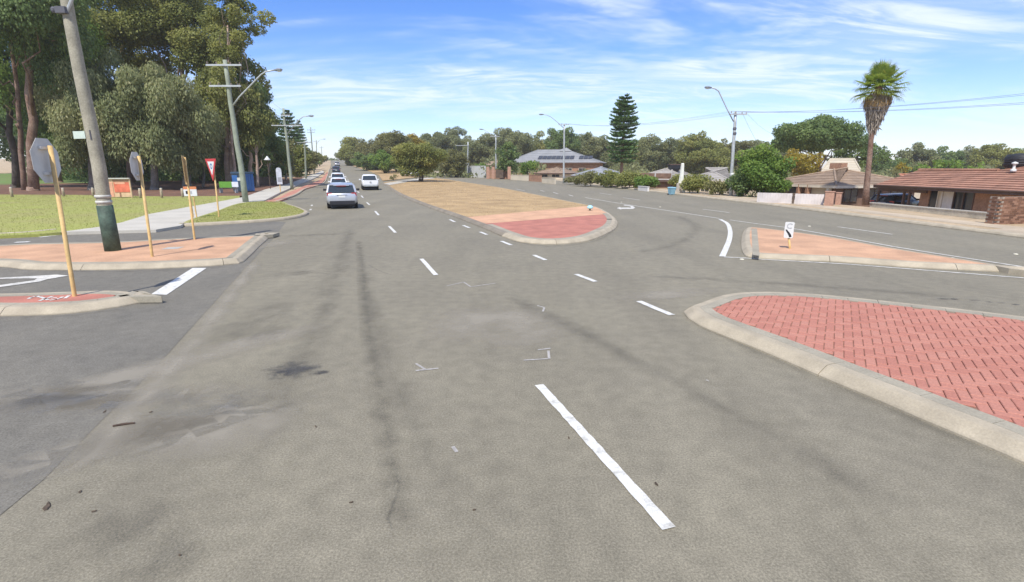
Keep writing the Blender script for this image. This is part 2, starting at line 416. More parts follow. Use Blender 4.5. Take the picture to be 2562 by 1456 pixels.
# ------------------------------------------------------------------ building helpers
def tag(o, label=None, cat=None, group=None, kind=None):
    if label: o['label'] = label
    if cat: o['category'] = cat
    if group: o['group'] = group
    if kind: o['kind'] = kind
    return o
def empty(name, loc, label, cat, rz=0.0, group=None):
    o = bpy.data.objects.new(name, None); C.objects.link(o)
    o.location = loc; o.rotation_euler = (0, 0, rz); o.empty_display_size = 0.2
    return tag(o, label, cat, group)
class MB:
    def __init__(s): s.v, s.f = [], []
    def add(s, verts, faces, mat=None):
        k = len(s.v)
        s.v += [tuple(mat @ Vector(p)) if mat else tuple(p) for p in verts]
        s.f += [tuple(i + k for i in f) for f in faces]
        return s
    def box(s, c, d, rz=0.0, m=None):
        x, y, z = d[0] / 2, d[1] / 2, d[2] / 2
        vs = [(-x, -y, -z), (x, -y, -z), (x, y, -z), (-x, y, -z), (-x, -y, z), (x, -y, z), (x, y, z), (-x, y, z)]
        fs = [(3, 2, 1, 0), (4, 5, 6, 7), (0, 1, 5, 4), (1, 2, 6, 5), (2, 3, 7, 6), (3, 0, 4, 7)]
        mt = Matrix.Translation(c) @ Matrix.Rotation(rz, 4, 'Z')
        return s.add(vs, fs, m @ mt if m else mt)
    def tube(s, pts, rad, n=8, cap=True):
        pts = [Vector(p) for p in pts]
        if not isinstance(rad, (list, tuple)): rad = [rad] * len(pts)
        vs, fs = [], []
        up = Vector((0, 0, 1))
        for i, p in enumerate(pts):
            d = (pts[min(i + 1, len(pts) - 1)] - pts[max(i - 1, 0)]).normalized()
            a = d.cross(up if abs(d.z) < 0.95 else Vector((1, 0, 0))).normalized()
            if i and a.dot(pa) < 0 and abs(d.z) < 0.95: pass
            b = d.cross(a); pa = a
            for k in range(n):
                w = 2 * math.pi * k / n
                vs.append(p + (a * math.cos(w) + b * math.sin(w)) * rad[i])
        for i in range(len(pts) - 1):
            for k in range(n):
                k2 = (k + 1) % n
                fs.append((i * n + k, i * n + k2, (i + 1) * n + k2, (i + 1) * n + k))
        if cap:
            fs.append(tuple(range(n - 1, -1, -1))); fs.append(tuple((len(pts) - 1) * n + k for k in range(n)))
        return s.add(vs, fs)
    def prism(s, poly, depth, m=None):              # polygon in x,y, extruded from z=0 to z=depth
        n = len(poly)
        vs = [(p[0], p[1], 0) for p in poly] + [(p[0], p[1], depth) for p in poly]
        fs = [tuple(range(n - 1, -1, -1)), tuple(range(n, 2 * n))] + [(i, (i + 1) % n, n + (i + 1) % n, n + i) for i in range(n)]
        return s.add(vs, fs, m)
    def lathe(s, prof, n=14, m=None):               # (r, z) profile about the z axis
        vs, fs = [], []
        for r, z in prof:
            for k in range(n):
                w = 2 * math.pi * k / n; vs.append((r * math.cos(w), r * math.sin(w), z))
        for i in range(len(prof) - 1):
            for k in range(n):
                fs.append((i * n + k, i * n + (k + 1) % n, (i + 1) * n + (k + 1) % n, (i + 1) * n + k))
        fs.append(tuple(range(n - 1, -1, -1))); fs.append(tuple((len(prof) - 1) * n + k for k in range(n)))
        return s.add(vs, fs, m)
    def loft(s, rings, closed=True, cap=True, m=None):
        n = len(rings[0]); vs = [p for r in rings for p in r]; fs = []
        for i in range(len(rings) - 1):
            for k in range(n if closed else n - 1):
                k2 = (k + 1) % n
                fs.append((i * n + k, i * n + k2, (i + 1) * n + k2, (i + 1) * n + k))
        if cap: fs.append(tuple(range(n - 1, -1, -1))); fs.append(tuple((len(rings) - 1) * n + k for k in range(n)))
        return s.add(vs, fs, m)
    def mesh(s, name, mat, smooth=False, fix=True):
        me = bpy.data.meshes.new(name)
        me.from_pydata(s.v, [], s.f); me.validate()
        if fix:
            bm = bmesh.new(); bm.from_mesh(me); bmesh.ops.recalc_face_normals(bm, faces=bm.faces); bm.to_mesh(me); bm.free()
        if mat: me.materials.append(MATS[mat])
        if smooth: me.polygons.foreach_set('use_smooth', [True] * len(me.polygons))
        return me
    def build(s, name, mat, parent=None, smooth=False, loc=None, rz=None, fix=True):
        o = bpy.data.objects.new(name, s.mesh(name, mat, smooth, fix)); C.objects.link(o)
        if parent: o.parent = parent
        if loc is not None: o.location = loc
        if rz is not None: o.rotation_euler = (0, 0, rz)
        return o
def tint_all(me, vals):
    a = me.attributes.new('tint', 'FLOAT', 'POINT')
    a.data.foreach_set('value', np.asarray(vals, dtype=np.float32))
def copy_tree(o, parent=None):
    c = o.copy(); C.objects.link(c)
    if parent: c.parent = parent
    for ch in list(o.children): copy_tree(ch, c)
    return c

def clip_half(poly, a, b, keep_left=True):
    """cut a polygon by the line a->b"""
    ax, ay = a; bx, by = b
    def side(p):
        v = (bx - ax) * (p[1] - ay) - (by - ay) * (p[0] - ax)
        return v if keep_left else -v
    out = []
    for i, p in enumerate(poly):
        r = poly[i - 1]
        sp, sr = side(p), side(r)
        if (sp >= 0) != (sr >= 0):
            t = sr / (sr - sp); out.append((r[0] + (p[0] - r[0]) * t, r[1] + (p[1] - r[1]) * t))
        if sp >= 0: out.append((p[0], p[1]))
    return out
S_PLANES = [56 + 8 * i for i in range(46)]
def sheet(name, poly, z, mat, parent=None, thick=0.0, qcut=False):
    """a flat-lying sheet that follows the terrain"""
    bm = bmesh.new()
    f = bm.faces.new([bm.verts.new((p[0], p[1], 0)) for p in poly])
    bmesh.ops.triangulate(bm, faces=[f])
    ss = [sq(p[0], p[1])[0] for p in poly]; qs = [sq(p[0], p[1])[1] for p in poly]
    for s in S_PLANES + ([8, 16, 24, 32, 40, 48] if qcut else []):
        if min(ss) < s < max(ss):
            x, y = xy(s, 0)
            bmesh.ops.bisect_plane(bm, geom=bm.verts[:] + bm.edges[:] + bm.faces[:], plane_co=(x, y, 0), plane_no=(DS[0], DS[1], 0))
    if qcut:
        for k in range(20, 90, 3):
            if min(qs) < k < max(qs):
                x, y = xy(0, k)
                bmesh.ops.bisect_plane(bm, geom=bm.verts[:] + bm.edges[:] + bm.faces[:], plane_co=(x, y, 0), plane_no=(DS[1], -DS[0], 0))
    for v in bm.verts: v.co.z = H(v.co.x, v.co.y) + z
    bmesh.ops.recalc_face_normals(bm, faces=bm.faces)
    for fc in bm.faces:
        if fc.normal.z < 0: fc.normal_flip()
    if thick:
        edges = [e for e in bm.edges if e.is_boundary]
        r = bmesh.ops.extrude_edge_only(bm, edges=edges)
        for v in [g for g in r['geom'] if isinstance(g, bmesh.types.BMVert)]: v.co.z -= thick
    me = bpy.data.meshes.new(name); bm.to_mesh(me); bm.free()
    me.materials.append(MATS[mat])
    o = bpy.data.objects.new(name, me); C.objects.link(o)
    if parent: o.parent = parent
    return o
def struct(o, label): return tag(o, label, None, None, 'structure')
def spline(pts, closed, step):
    """smooth line through the points, with a point every `step` metres"""
    P = [Vector((p[0], p[1])) for p in pts]; n = len(P); out = []
    for i in range(n if closed else n - 1):
        p0 = P[i - 1] if (closed or i > 0) else P[0]
        p1, p2 = P[i], P[(i + 1) % n]
        p3 = P[(i + 2) % n] if (closed or i + 2 < n) else P[-1]
        L = (p2 - p1).length; k = max(1, int(L / step))
        d1 = max(1e-4, (p1 - p0).length) ** .5; d2 = max(1e-4, L) ** .5; d3 = max(1e-4, (p3 - p2).length) ** .5
        if (p1 - p0).length < 1e-6: m1 = p2 - p1
        else: m1 = ((p1 - p0) / d1 - (p2 - p0) / (d1 + d2) + (p2 - p1) / d2) * d2
        if (p3 - p2).length < 1e-6: m2 = p2 - p1
        else: m2 = ((p2 - p1) / d2 - (p3 - p1) / (d2 + d3) + (p3 - p2) / d3) * d2
        for j in range(k):
            t = j / k; t2, t3 = t * t, t * t * t
            out.append((2 * t3 - 3 * t2 + 1) * p1 + (t3 - 2 * t2 + t) * m1 + (-2 * t3 + 3 * t2) * p2 + (t3 - t2) * m2)
    if not closed: out.append(P[-1])
    return out
def area(poly): return 0.5 * sum(poly[i - 1][0] * p[1] - p[0] * poly[i - 1][1] for i, p in enumerate(poly))
def normals(line, closed):
    n = len(line); out = []
    for i in range(n):
        a = line[(i - 1) % n] if (closed or i > 0) else line[i]
        b = line[(i + 1) % n] if (closed or i < n - 1) else line[i]
        d = (b - a).normalized(); out.append(Vector((-d.y, d.x)))      # left-hand side
    return out
PROFILE = [(0, -.06), (0, .022), (.012, .040), (.105, .118), (.130, .132), (.165, .137), (.262, .139), (.262, -.06)]
def inside(p, poly):
    c = False
    for i, a in enumerate(poly):
        b = poly[i - 1]
        if (a[1] > p[1]) != (b[1] > p[1]) and p[0] < (b[0] - a[0]) * (p[1] - a[1]) / (b[1] - a[1]) + a[0]: c = not c
    return c
def inset(line, nor, d):
    pts = [p + n * d for p, n in zip(line, nor)]
    keep = [p for p in pts if inside(p, line) and min((p - q).length for q in line) > d * 0.93]
    return keep
def sweep(line, nor, prof, i0, i1, gap=0.006):
    mb = MB(); rings = []
    idx = list(range(i0, i1 + 1)); n = len(line)
    for j, i in enumerate(idx):
        p = line[i % n].copy(); nn = nor[i % n]
        t = Vector((nn.y, -nn.x))
        if j == 0: p += t * gap
        if j == len(idx) - 1: p -= t * gap
        h = H(p.x, p.y)
        rings.append([(p.x + nn.x * d, p.y + nn.y * d, h + z) for d, z in prof])
    mb.loft(rings)
    return mb
def kerb_run(line, nor, closed, parent, seg=2.4, step=0.25, name='kerb_stone', mat='kerb', prof=PROFILE):
    k = max(2, int(seg / step)); n = len(line); last = n if closed else n - 1; i = 0
    while i < last:
        j = min(i + k, last)
        if last - j < k // 2: j = last
        sweep(line, nor, prof, i, j).build(name, mat, parent, smooth=False)
        i = j
# ------------------------------------------------------------------ ground and roads
def ground_mesh():
    sl_ = [-1500, -400, -120, -60, -30, 0, 8, 16, 24, 32, 40, 48] + S_PLANES + [430, 470, 520, 600, 800, 1200, 1600]
    ql = [-1500, -600, -300, -150, -80, -40, 0] + list(range(20, 90, 3)) + [110, 150, 250, 500, 1200, 1600]
    mb = MB()
    for s in sl_:
        for q in ql:
            x, y = xy(s, q); mb.v.append((x, y, H(x, y) - 0.06))
    w = len(ql)
    for i in range(len(sl_) - 1):
        for j in range(w - 1):
            mb.f.append((i * w + j, (i + 1) * w + j, (i + 1) * w + j + 1, i * w + j + 1))
    o = mb.build('ground', 'sandy', None, fix=False)
    bm = bmesh.new(); bm.from_mesh(o.data)
    for f in bm.faces:
        if f.normal.z < 0: f.normal_flip()
    bm.to_mesh(o.data); bm.free()
    return o
ground = struct(ground_mesh(), 'sandy dry ground running out to the horizon')

LEFT_EDGE = UZ([(826, 407), (822, 423), (816, 443), (804, 459), (764, 469), (718, 489), (690, 506)])
RIGHT_KERB = [xy(s, qkerb(s)) for s in (-12, 0, 8, 13.6, 20, 27, 36, 46, 60, 74, 95, 120, 150, 200, 300)]
poly = [Vector(p) for p in LEFT_EDGE] + [Vector((-26, 33)), Vector((-90, 40)), Vector((-90, -14)), Vector((40, -14))] + [Vector(p) for p in RIGHT_KERB] + [Vector(xy(420, 41)), Vector(xy(420, LEFT_EDGE[0].x * DS[1] - LEFT_EDGE[0].y * DS[0]))]
road = struct(sheet('road', poly, 0.0, 'asphalt'), 'wide worn grey asphalt road with white lane markings')
side_line = UZ([(715, 556), (690, 590), (607, 678), (500, 797), (380, 930), (262, 1045), (110, 1200), (0, 1290)])
side_poly = [Vector((-90, 40)), Vector((-26, 33))] + [Vector(p) for p in side_line] + [Vector((-9, 1.2)), Vector((-90, -4))]
side_road = struct(sheet('side_road', side_poly, 0.004, 'asphalt_side'), 'darker grey asphalt of the side street joining from the left')

# painted markings, each a piece of the road
def seg_mark(a, b, w, name='lane_dash', mat='paint_white', z=0.009, parent=None):
    a, b = Vector(a[:2]), Vector(b[:2]); d = (b - a).normalized(); n = Vector((-d.y, d.x)) * w / 2
    k = max(2, min(40, int((b - a).length / .09))); r_ = random.Random(int(a.x * 97 + a.y * 31)); j = min(.005, w * .05)
    e1 = [a.lerp(b, i / k) + n * (1 + r_.uniform(-j, j) / (w / 2)) for i in range(k + 1)]
    e2 = [a.lerp(b, i / k) - n * (1 + r_.uniform(-j, j) / (w / 2)) for i in range(k + 1)]
    return sheet(name, e1 + e2[::-1], z, mat, parent or road)
def px_mark(p, q, w, **k):
    return seg_mark(U(*p).xy, U(*q).xy, w, **k)
px_mark((1349, 964), (1674, 1324), 0.105)
for p, q in (((1054.5, 648), (1091, 689)), ((973.5, 566), (989.5, 582.5)), ((938.5, 528.5), (947.5, 538.5)), ((917.5, 506.5), (925, 513)), ((904, 489.5), (908.5, 494.8)), ((894.7, 479), (898.5, 482.5))):
    px_mark(p, q, 0.115)
a = U(894.7, 479).xy; d = Vector(DS)
for k in range(1, 9):
    seg_mark(a + d * (6.6 * k + 2.5 * (k - 1)), a + d * (6.6 * k + 2.5 * k), 0.12)
for p, q in (((1598, 754), (1681, 789)), ((1441, 686.5), (1490, 705)), ((1335.5, 638.5), (1365, 651)), ((1254, 603.5), (1279, 613.5)), ((1201.5, 580.5), (1218, 587.5)), ((1158.5, 564), (1175, 570.5)), ((1125.5, 549.5), (1138, 555.5))):
    px_mark(p, q, 0.13, name='turn_lane_dash')
for p, q in (((1290, 472.7), (1313, 477.2)), ((1351.6, 476.4), (1362, 479)), ((1383.5, 481), (1396, 485)), ((1422.8, 487.3), (1434, 491)), ((1559, 494.5), (1602, 501)), ((1758.6, 523.6), (1824.5, 532)), ((2096, 567.6), (2233, 586.6)), ((1500, 483), (1530, 487.5))):
    px_mark(p, q, 0.12, mat='paint_worn')
for p, q in (((781, 512.5), (779.5, 515.5)), ((778, 523), (776, 526)), ((771.5, 531), (769, 534))):
    px_mark(p, q, 0.12, name='bay_dash', mat='paint_worn')
def strip_mark(pts, w, name, mat='paint_white', z=0.009, step=0.4):
    ln = spline(pts, False, step); no = normals(ln, False)
    return sheet(name, [p + n * w / 2 for p, n in zip(ln, no)] + [p - n * w / 2 for p, n in reversed(list(zip(ln, no)))], z, mat, road)
strip_mark(UZ([(1464, 494.3), (1543, 507.8), (1620, 519.5), (1700, 531.5), (1801.7, 547)]), 0.12, 'edge_line', 'paint_worn', step=2)
strip_mark(UZ([(1826, 550.5), (1890, 559.5), (1960, 568.5), (2093, 591), (2234, 617), (2400, 643.5), (2562, 668.5)]), 0.11, 'edge_line', 'paint_worn', step=1)
strip_mark(UZ([(1801.5, 549), (1818, 558), (1826.5, 577), (1825, 598), (1816.5, 621), (1807, 642)]), 0.17, 'give_way_line')
strip_mark(UZ([(1812, 643.5), (1856, 645.5), (1910, 649.5), (2122, 661.5), (2340, 678.5), (2562, 696)]), 0.10, 'edge_line', 'paint_worn', step=1)
sheet('stop_line', UZ([(378, 737.5), (417, 739), (517, 671.5), (482, 671.5)]), 0.013, 'paint_white', side_road)
sheet('lane_arrow', UZ([(172, 690.6), (118, 700), (100, 705.5), (0, 719.5), (-60, 728), (-60, 722), (0, 714.2), (86, 702.6), (93, 698), (60, 697.5), (-60, 700), (-60, 697.5), (0, 696), (95, 691), (142, 688)]), 0.013, 'paint_worn', side_road)
px_mark((99, 594), (149, 588.5), 0.18, parent=side_road, z=0.013)
px_mark((38, 607), (74, 605.5), 0.25, parent=side_road, z=0.013)
sheet('turn_arrow', UZ([(1543, 521), (1551, 518), (1553, 519.6), (1580, 519.5), (1577, 516.5), (1560, 514), (1562, 512.5), (1582, 515), (1589, 519.5), (1584, 523), (1556, 523), (1553, 524.3)]), 0.009, 'paint_worn', road)
# survey scrawls in faded paint
for pts in ([(1310, 902), (1374, 898)], [(1374, 898), (1372, 878)], [(1346, 876), (1377, 872)], [(1344, 765), (1362, 770), (1358, 780)], [(1040, 928), (1097, 922)], [(1040, 910), (1064, 925)], [(1118, 716), (1160, 706), (1178, 718), (1240, 709)], [(1133, 1118), (1143, 1132)]):
    g = UZ(pts)
    for a, b in zip(g, g[1:]): seg_mark(a, b, 0.035, name='survey_mark', mat='chalk', z=0.006)
# reflective studs
for px, py in ((2382, 646.5), (2541, 636.5), (2609, 646.8), (1986, 560), (2025, 566.5), (1880, 596), (1856, 649.5), (1555, 506), (1652, 518)):
    p = U(px, py)
    if px < 2600: MB().lathe([(0.06, 0.0), (0.055, 0.018), (0.03, 0.024)], 10).build('road_stud', 'stud', road, loc=(p.x, p.y, p.z + 0.004))

def decal(name, c, rx, ry, rot, mat, z, parent, n=12):
    mb, t = MB(), []
    for i in range(n + 1):
        for j in range(n + 1):
            u, v = 2 * i / n - 1, 2 * j / n - 1
            x, y = u * rx, v * ry
            X, Y = c[0] + x * math.cos(rot) - y * math.sin(rot), c[1] + x * math.sin(rot) + y * math.cos(rot)
            mb.v.append((X, Y, H(X, Y) + z)); t.append(max(0.0, 1 - (u * u + v * v)) ** 0.7)
    for i in range(n):
        for j in range(n):
            a = i * (n + 1) + j; mb.f.append((a, a + n + 1, a + n + 2, a + 1))
    o = mb.build(name, mat, parent, fix=False); tint_all(o.data, t); return o
def band(name, pts, w, mat, z, parent, skew=0.0, fade=0.12):
    ln = spline(pts, False, 0.35); no = normals(ln, False); mb, t = MB(), []
    us = [-1, -0.6, -0.25, 0, 0.25, 0.6, 1]
    for i, (p, n) in enumerate(zip(ln, no)):
        e = min(1.0, min(i, len(ln) - 1 - i) / max(1, len(ln) * fade))
        for u in us:
            q = p + n * (u * w); mb.v.append((q.x, q.y, H(q.x, q.y) + z))
            a = 1 - abs(u)
            if skew and u * skew > 0: a = (1 - abs(u)) ** 0.5
            t.append(a * e)
    k = len(us)
    for i in range(len(ln) - 1):
        for j in range(k - 1): mb.f.append((i * k + j, (i + 1) * k + j, (i + 1) * k + j + 1, i * k + j + 1))
    o = mb.build(name, mat, parent, fix=False); tint_all(o.data, t); return o
p = U(742, 926); decal('tar_stain', p, 0.62, 0.42, R(-15), 'tar', 0.007, road)
p = U(690, 940); decal('tar_stain', p, 0.30, 0.22, R(10), 'tar', 0.0075, road)
p = U(806, 932); decal('tar_stain', p, 0.16, 0.13, 0, 'tar', 0.007, road)
for px, py, rx, ry in ((640, 820, 0.9, 1.3), (690, 780, .6, 1.0), (340, 1320, 0.5, 0.45), (400, 1400, 0.5, 0.4), (735, 684, .8, .5), (790, 588, 1.6, .5), (1990, 800, .1, .1)):
    p = U(px, py); decal('oil_stain', p, rx, ry, R(18), 'scuff', 0.0065, road)
for k, (px, py) in enumerate(((2358, 748), (2385, 748.5), (2440, 752), (2475, 756), (2505, 758), (2540, 762))):
    p = U(px, py); decal('tar_spot', p, 0.16, 0.10, 0, 'tar', 0.0065, road, 6)
for px, py, rx, ry, rot in ((470, 900, 0.5, 3.0, -38), (300, 1100, .5, 1.5, -42), (500, 1060, 1.3, 1.0, 0), (1680, 735, 1.8, .5, 20), (1240, 812, 1.6, 1.4, -18), (140, 1000, 3.0, .50, 4), (160, 1010, 2.2, .30, 4), (620, 620, .8, 3.0, -25)):
    p = U(px, py); decal('dust_patch', p, rx, ry, R(rot), 'dust', 0.0055, road)
band('road_seam', UZ([(898, 600), (905, 655), (918, 780), (932, 880), (955, 1000), (985, 1160), (1010, 1300), (1032, 1454)]), 0.22, 'seam', 0.006, road, skew=-1, fade=.03)
band('dust_patch', UZ([(650, 640), (560, 760), (440, 910), (330, 1030), (200, 1180), (90, 1330)]), 0.42, 'dust', 0.0056, road)
band('tyre_track', UZ([(905, 660), (960, 880), (1080, 1160), (1250, 1454)]), 0.55, 'scuff', 0.0052, road)
band('tyre_track', UZ([(880, 560), (800, 800), (640, 1160), (520, 1454)]), 0.7, 'scuff', 0.0051, road)
band('tyre_track', UZ([(1230, 720), (1700, 960), (2200, 1250), (2500, 1440)]), 0.6, 'scuff', 0.0052, road)
band('tyre_track', UZ([(1560, 690), (1800, 700), (2200, 728), (2562, 757)]), 0.55, 'scuff', 0.0052, road)
band('tyre_track', UZ([(1500, 640), (1660, 620), (1740, 570), (1690, 535)]), 0.7, 'scuff', 0.0052, road)
band('tyre_track', UZ([(850, 500), (858, 470), (846, 440)]), 0.5, 'scuff', 0.005, road)
# grit along the gutters
for ln_ in ([(1720, 802), (1888, 878), (2094, 967), (2305, 1058), (2540, 1160)], [(0, 796), (190, 789), (310, 773), (386, 752)], [(0, 671), (272, 680), (436, 675), (600, 665)], [(1263, 598), (1361, 616), (1472, 607), (1545, 570)], [(1872, 646), (2094, 659), (2291, 673), (2520, 684)]):
    band('gutter_grit', UZ(ln_), 0.22, 'scuff', 0.0058, road, fade=.06)
# hairline cracks
for pts in ([(1000, 1380), (970, 1300), (1000, 1220), (985, 1160)], [(905, 655), (1000, 690), (1130, 676), (1280, 690)], [(690, 690), (760, 680), (850, 690)]):
    band('road_crack', UZ(pts), 0.035, 'seam', 0.0075, road)

# ------------------------------------------------------------------ kerbed traffic islands
def island(name, outline, label, fill, seg=2.4, step=0.22, border=None, kmat='kerb'):
    ln = spline(outline, True, step)
    if area(ln) < 0: ln.reverse()
    no = normals(ln, True)
    root = sheet(name, inset(ln, no, 0.13), 0.121, 'bed_sand')                      # the bed below the pavers
    struct(root, label)
    for v in root.data.vertices: pass
    kerb_run(ln, no, True, root, seg, step)
    inner = inset(ln, no, 0.252)
    if border:
        prof = [(0.264, 0.02), (0.264, 0.1400), (0.264 + border, 0.1400), (0.264 + border, 0.02)]
        n = len(ln); w = max(1, int(round(0.44 / step)))
        k = 0
        while k < n:
            sweep(ln, no, prof, k, min(k + w, n), 0.003).build('border_paver', 'grey_paver', root)
            k += w
        inner = inset(ln, no, 0.264 + border - 0.02)
    if fill: sheet('paving', inner, 0.135, fill, root)
    return root, ln, no, inner

# near island on the right, laid with red brick pavers in herringbone
outA = UZ([(1710, 783), (1722, 799), (1749, 816), (1810, 842), (1888, 873), (2000, 921), (2094, 962), (2200, 1006), (2305, 1052), (2430, 1104), (2562, 1162)])
farA = [U(x, y, 0.13).xy for x, y in ((2562, 788), (2400, 769), (2231, 751), (2048, 733), (1917, 726.3), (1836, 729), (1792, 736), (1745, 752))]
dA = (Vector(outA[-1]) - Vector(outA[-4])).normalized(); dF = (Vector(farA[0]) - Vector(farA[3])).normalized()
outA = [Vector(p) for p in outA] + [Vector(outA[-1]) + dA * k for k in (1.2, 2.6, 4.0)] + [Vector(farA[0]) + dF * k for k in (2.6, 1.2)] + [Vector(p) for p in farA]
islA, lnA, noA, innerA = island('traffic_island', outA, 'near kerbed island paved with red herringbone bricks', None, border=0.19, seg=2.3)
def brick_mesh(seed, L=0.221, W=0.1065, D=0.05, c=0.007):
    r = random.Random(seed); mb = MB(); x, y = L / 2, W / 2
    j = lambda: r.uniform(-.0012, .0012)
    lo = [(-x, -y, 0), (x, -y, 0), (x, y, 0), (-x, y, 0)]
    md = [(-x, -y, D - c), (x, -y, D - c), (x, y, D - c), (-x, y, D - c)]
    tp = [(-x + c, -y + c, D + j()), (x - c, -y + c, D + j()), (x - c, y - c, D + j()), (-x + c, y - c, D + j())]
    mb.loft([lo, md, tp])
    me = mb.mesh('brick', 'red_brick'); tint_all(me, [min(1, max(0, r.gauss(0.5, 0.13)))] * len(me.vertices)); return me
BR = [brick_mesh(i) for i in range(14)]
cells = []
g0 = Vector((5.2, 6.4)); ang = R(-32); Wd = 0.1145
ca, sa = math.cos(ang), math.sin(ang)
for a in range(-90, 160):
    for b in range(-120, 120):
        m = (a - b) % 4
        if m == 0: cx, cy, rr = a + 1.0, b + 0.5, 0.0
        elif m == 3: cx, cy, rr = a + 0.5, b + 1.0, math.pi / 2
        else: continue
        x, y = g0.x + (cx * ca - cy * sa) * Wd, g0.y + (cx * sa + cy * ca) * Wd
        if not (1.5 < x < 16.5 and 1 < y < 11): continue
        u = math.hypot(x, y)
        if x / max(.1, y) > 1.22: continue                      # outside the view
        if inside((x, y), innerA): cells.append((u, x, y, ang + rr))
cells.sort()
rest = MB(); rest_t = []
for k, (u, x, y, rz) in enumerate(cells):
    me = BR[random.randrange(len(BR))]
    dz = random.uniform(-.003, .003)
    if k < 300:
        o = bpy.data.objects.new('brick', me); C.objects.link(o); o.parent = islA
        o.location = (x, y, 0.086 + dz); o.rotation_euler = (random.uniform(-.006, .006), random.uniform(-.006, .006), rz)
    else:
        mt = Matrix.Translation((x, y, 0.086 + dz)) @ Matrix.Rotation(rz, 4, 'Z')
        rest.add([v.co for v in me.vertices], [tuple(pg.vertices) for pg in me.polygons], mt)
        rest_t += [me.attributes['tint'].data[0].value] * len(me.vertices)
if rest.v:
    o = rest.build('bricks', 'red_brick', islA, fix=False); o['kind'] = 'stuff'; tint_all(o.data, rest_t)

# the island of the leaning pole, on the left
outB = UZ([(-420, 640), (-200, 664), (0, 668), (74, 675.5), (272, 676), (436, 671), (560, 664), (599, 660), (622, 645), (648, 619), (672, 596), (672, 589)])
farB = [U(x, y, 0.13).xy for x, y in ((660, 585.8), (636, 587.5), (436, 596), (299, 603), (82, 608), (0, 612), (-200, 618))]
islB, lnB, noB, innerB = island('traffic_island', [Vector(p) for p in outB + farB], 'orange paved island at the foot of the leaning utility pole', 'orange_paving', seg=3.0, step=0.3, border=0.17)
# the narrow island in front of it
outC = UZ([(-360, 770), (-150, 787), (0, 792), (190, 784), (300, 769), (364, 757), (382, 746)])
farC = [U(x, y, 0.13).xy for x, y in ((376, 736), (346, 727.5), (278, 723.3), (190, 726), (0, 731), (-200, 733), (-400, 745))]
islC, lnC, noC, innerC = island('traffic_island', [Vector(p) for p in outC + farC], 'narrow island with red paving and white paint scrawl at the left', 'red_paving', seg=3.2, border=0.15)
# the arrow island on the right
outG = UZ([(1859, 634), (1872, 643.5), (1910, 648), (2094, 656), (2291, 670.5), (2488, 680), (2562, 685)])
farG = [U(x, y, 0.13).xy for x, y in ((2566, 674), (2488, 659.5), (2234, 619), (2094, 594), (1958, 575.3), (1893, 568.3), (1870, 567.5), (1860, 575))]
islG, lnG, noG, innerG = island('traffic_island', [Vector(p) for p in outG] + [Vector((13.4, 12.1))] + [Vector(p) for p in farG], 'tapering orange island carrying the arrow sign', 'tan_paving', seg=2.6, step=0.16)
MATS['orange_paving']
islG.children[-1].data.materials.clear(); islG.children[-1].data.materials.append(MATS['orange_paving'])
# grey band at its blunt end
e = UZ([(1893, 571), (1900, 571.5), (1903, 639), (1890, 637)], 0.137); 
sheet('border_paver', UZ([(1880, 571.5), (1894, 571.5), (1901, 640), (1883, 638)], 0.138), 0.139, 'grey_paver', islG)

# ------------------------------------------------------------------ the median with its dry grass and paved nose
outD = UZ([(1545, 559), (1540, 571), (1526, 581), (1472, 603), (1423, 610), (1361, 611.5), (1305, 606.6), (1263, 594), (1214, 573.5), (1140, 544), (1066, 517), (1005, 491), (984, 478.5), (968, 466), (960, 458)])
farD = [U(x, y, 0.13).xy for x, y in ((1020, 450), (1075, 444.5), (1116, 448), (1165, 455.5), (1239, 466.6), (1337, 485), (1410, 499.8), (1494, 517), (1518, 526.8), (1540, 541.5))]
lnD = spline([Vector(p) for p in outD + farD], True, 0.35)
if area(lnD) < 0: lnD.reverse()
noD = normals(lnD, True)
median = struct(sheet('median', inset(lnD, noD, 0.13), 0.09, 'bed_sand'), 'median of dry grass with a paved nose between the carriageways')
kerb_run(lnD, noD, True, median, 3.0, 0.35)
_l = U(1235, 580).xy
for o in median.children:  # stones along the main road, left of the nose, take a darker kerb colour
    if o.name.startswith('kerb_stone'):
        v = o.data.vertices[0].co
        if v.x < _l.x and sq(v.x, v.y)[1] < sq(_l.x, _l.y)[1] + 3.0: o.data.materials.clear(); o.data.materials.append(MATS['kerb_dark'])
inD = inset(lnD, noD, 0.252)
A1, A2 = U(1226, 558.7, .13).xy, U(1518.6, 535.4, .13).xy
B1, B2 = U(1150, 545, .13).xy, U(1467, 515.7, .13).xy
nose = clip_half(inD, A1, A2, False)
tan = clip_half(clip_half(inD, A1, A2, True), B1, B2, False)
dry = clip_half(inD, B1, B2, True)
sheet('red_paving', nose, 0.135, 'red_paving', median)
sheet('tan_paving', tan, 0.136, 'tan_paving', median)
sheet('dry_turf', dry, 0.137, 'dry_grass', median)
# grey edging of the nose
prof = [(0.264, 0.02), (0.264, 0.1395), (0.50, 0.1395), (0.50, 0.02)]
k = 0; nD = len(lnD)
while k < nD:
    if inside(lnD[k] + noD[k] * 0.4, nose): sweep(lnD, noD, prof, k, k + 2, 0.003).build('border_paver', 'grey_paver', median)
    k += 2

# median farther along: bare soil and dry grass under the trees, crossed by a pale path
m2 = UZ([(958, 452), (948, 438), (925, 428), (905, 422), (880, 413.5), (862, 410)], 0.1)
far2 = [U(x, y, 0.1).xy for x, y in ((905, 411), (960, 419), (1015, 430), (1062, 441), (1000, 448))]
median2 = struct(sheet('median', [Vector(p) for p in m2 + far2], 0.12, 'dry_grass', thick=0.2), 'bare soil of the median under the roadside trees')
path = struct(sheet('footpath', UZ([(960, 459), (1010, 451), (1060, 446), (1080, 444.5), (1090, 446), (1060, 449), (1020, 455), (975, 463)], .15), 0.165, 'concrete_path'), 'pale path crossing the median under the spreading tree')

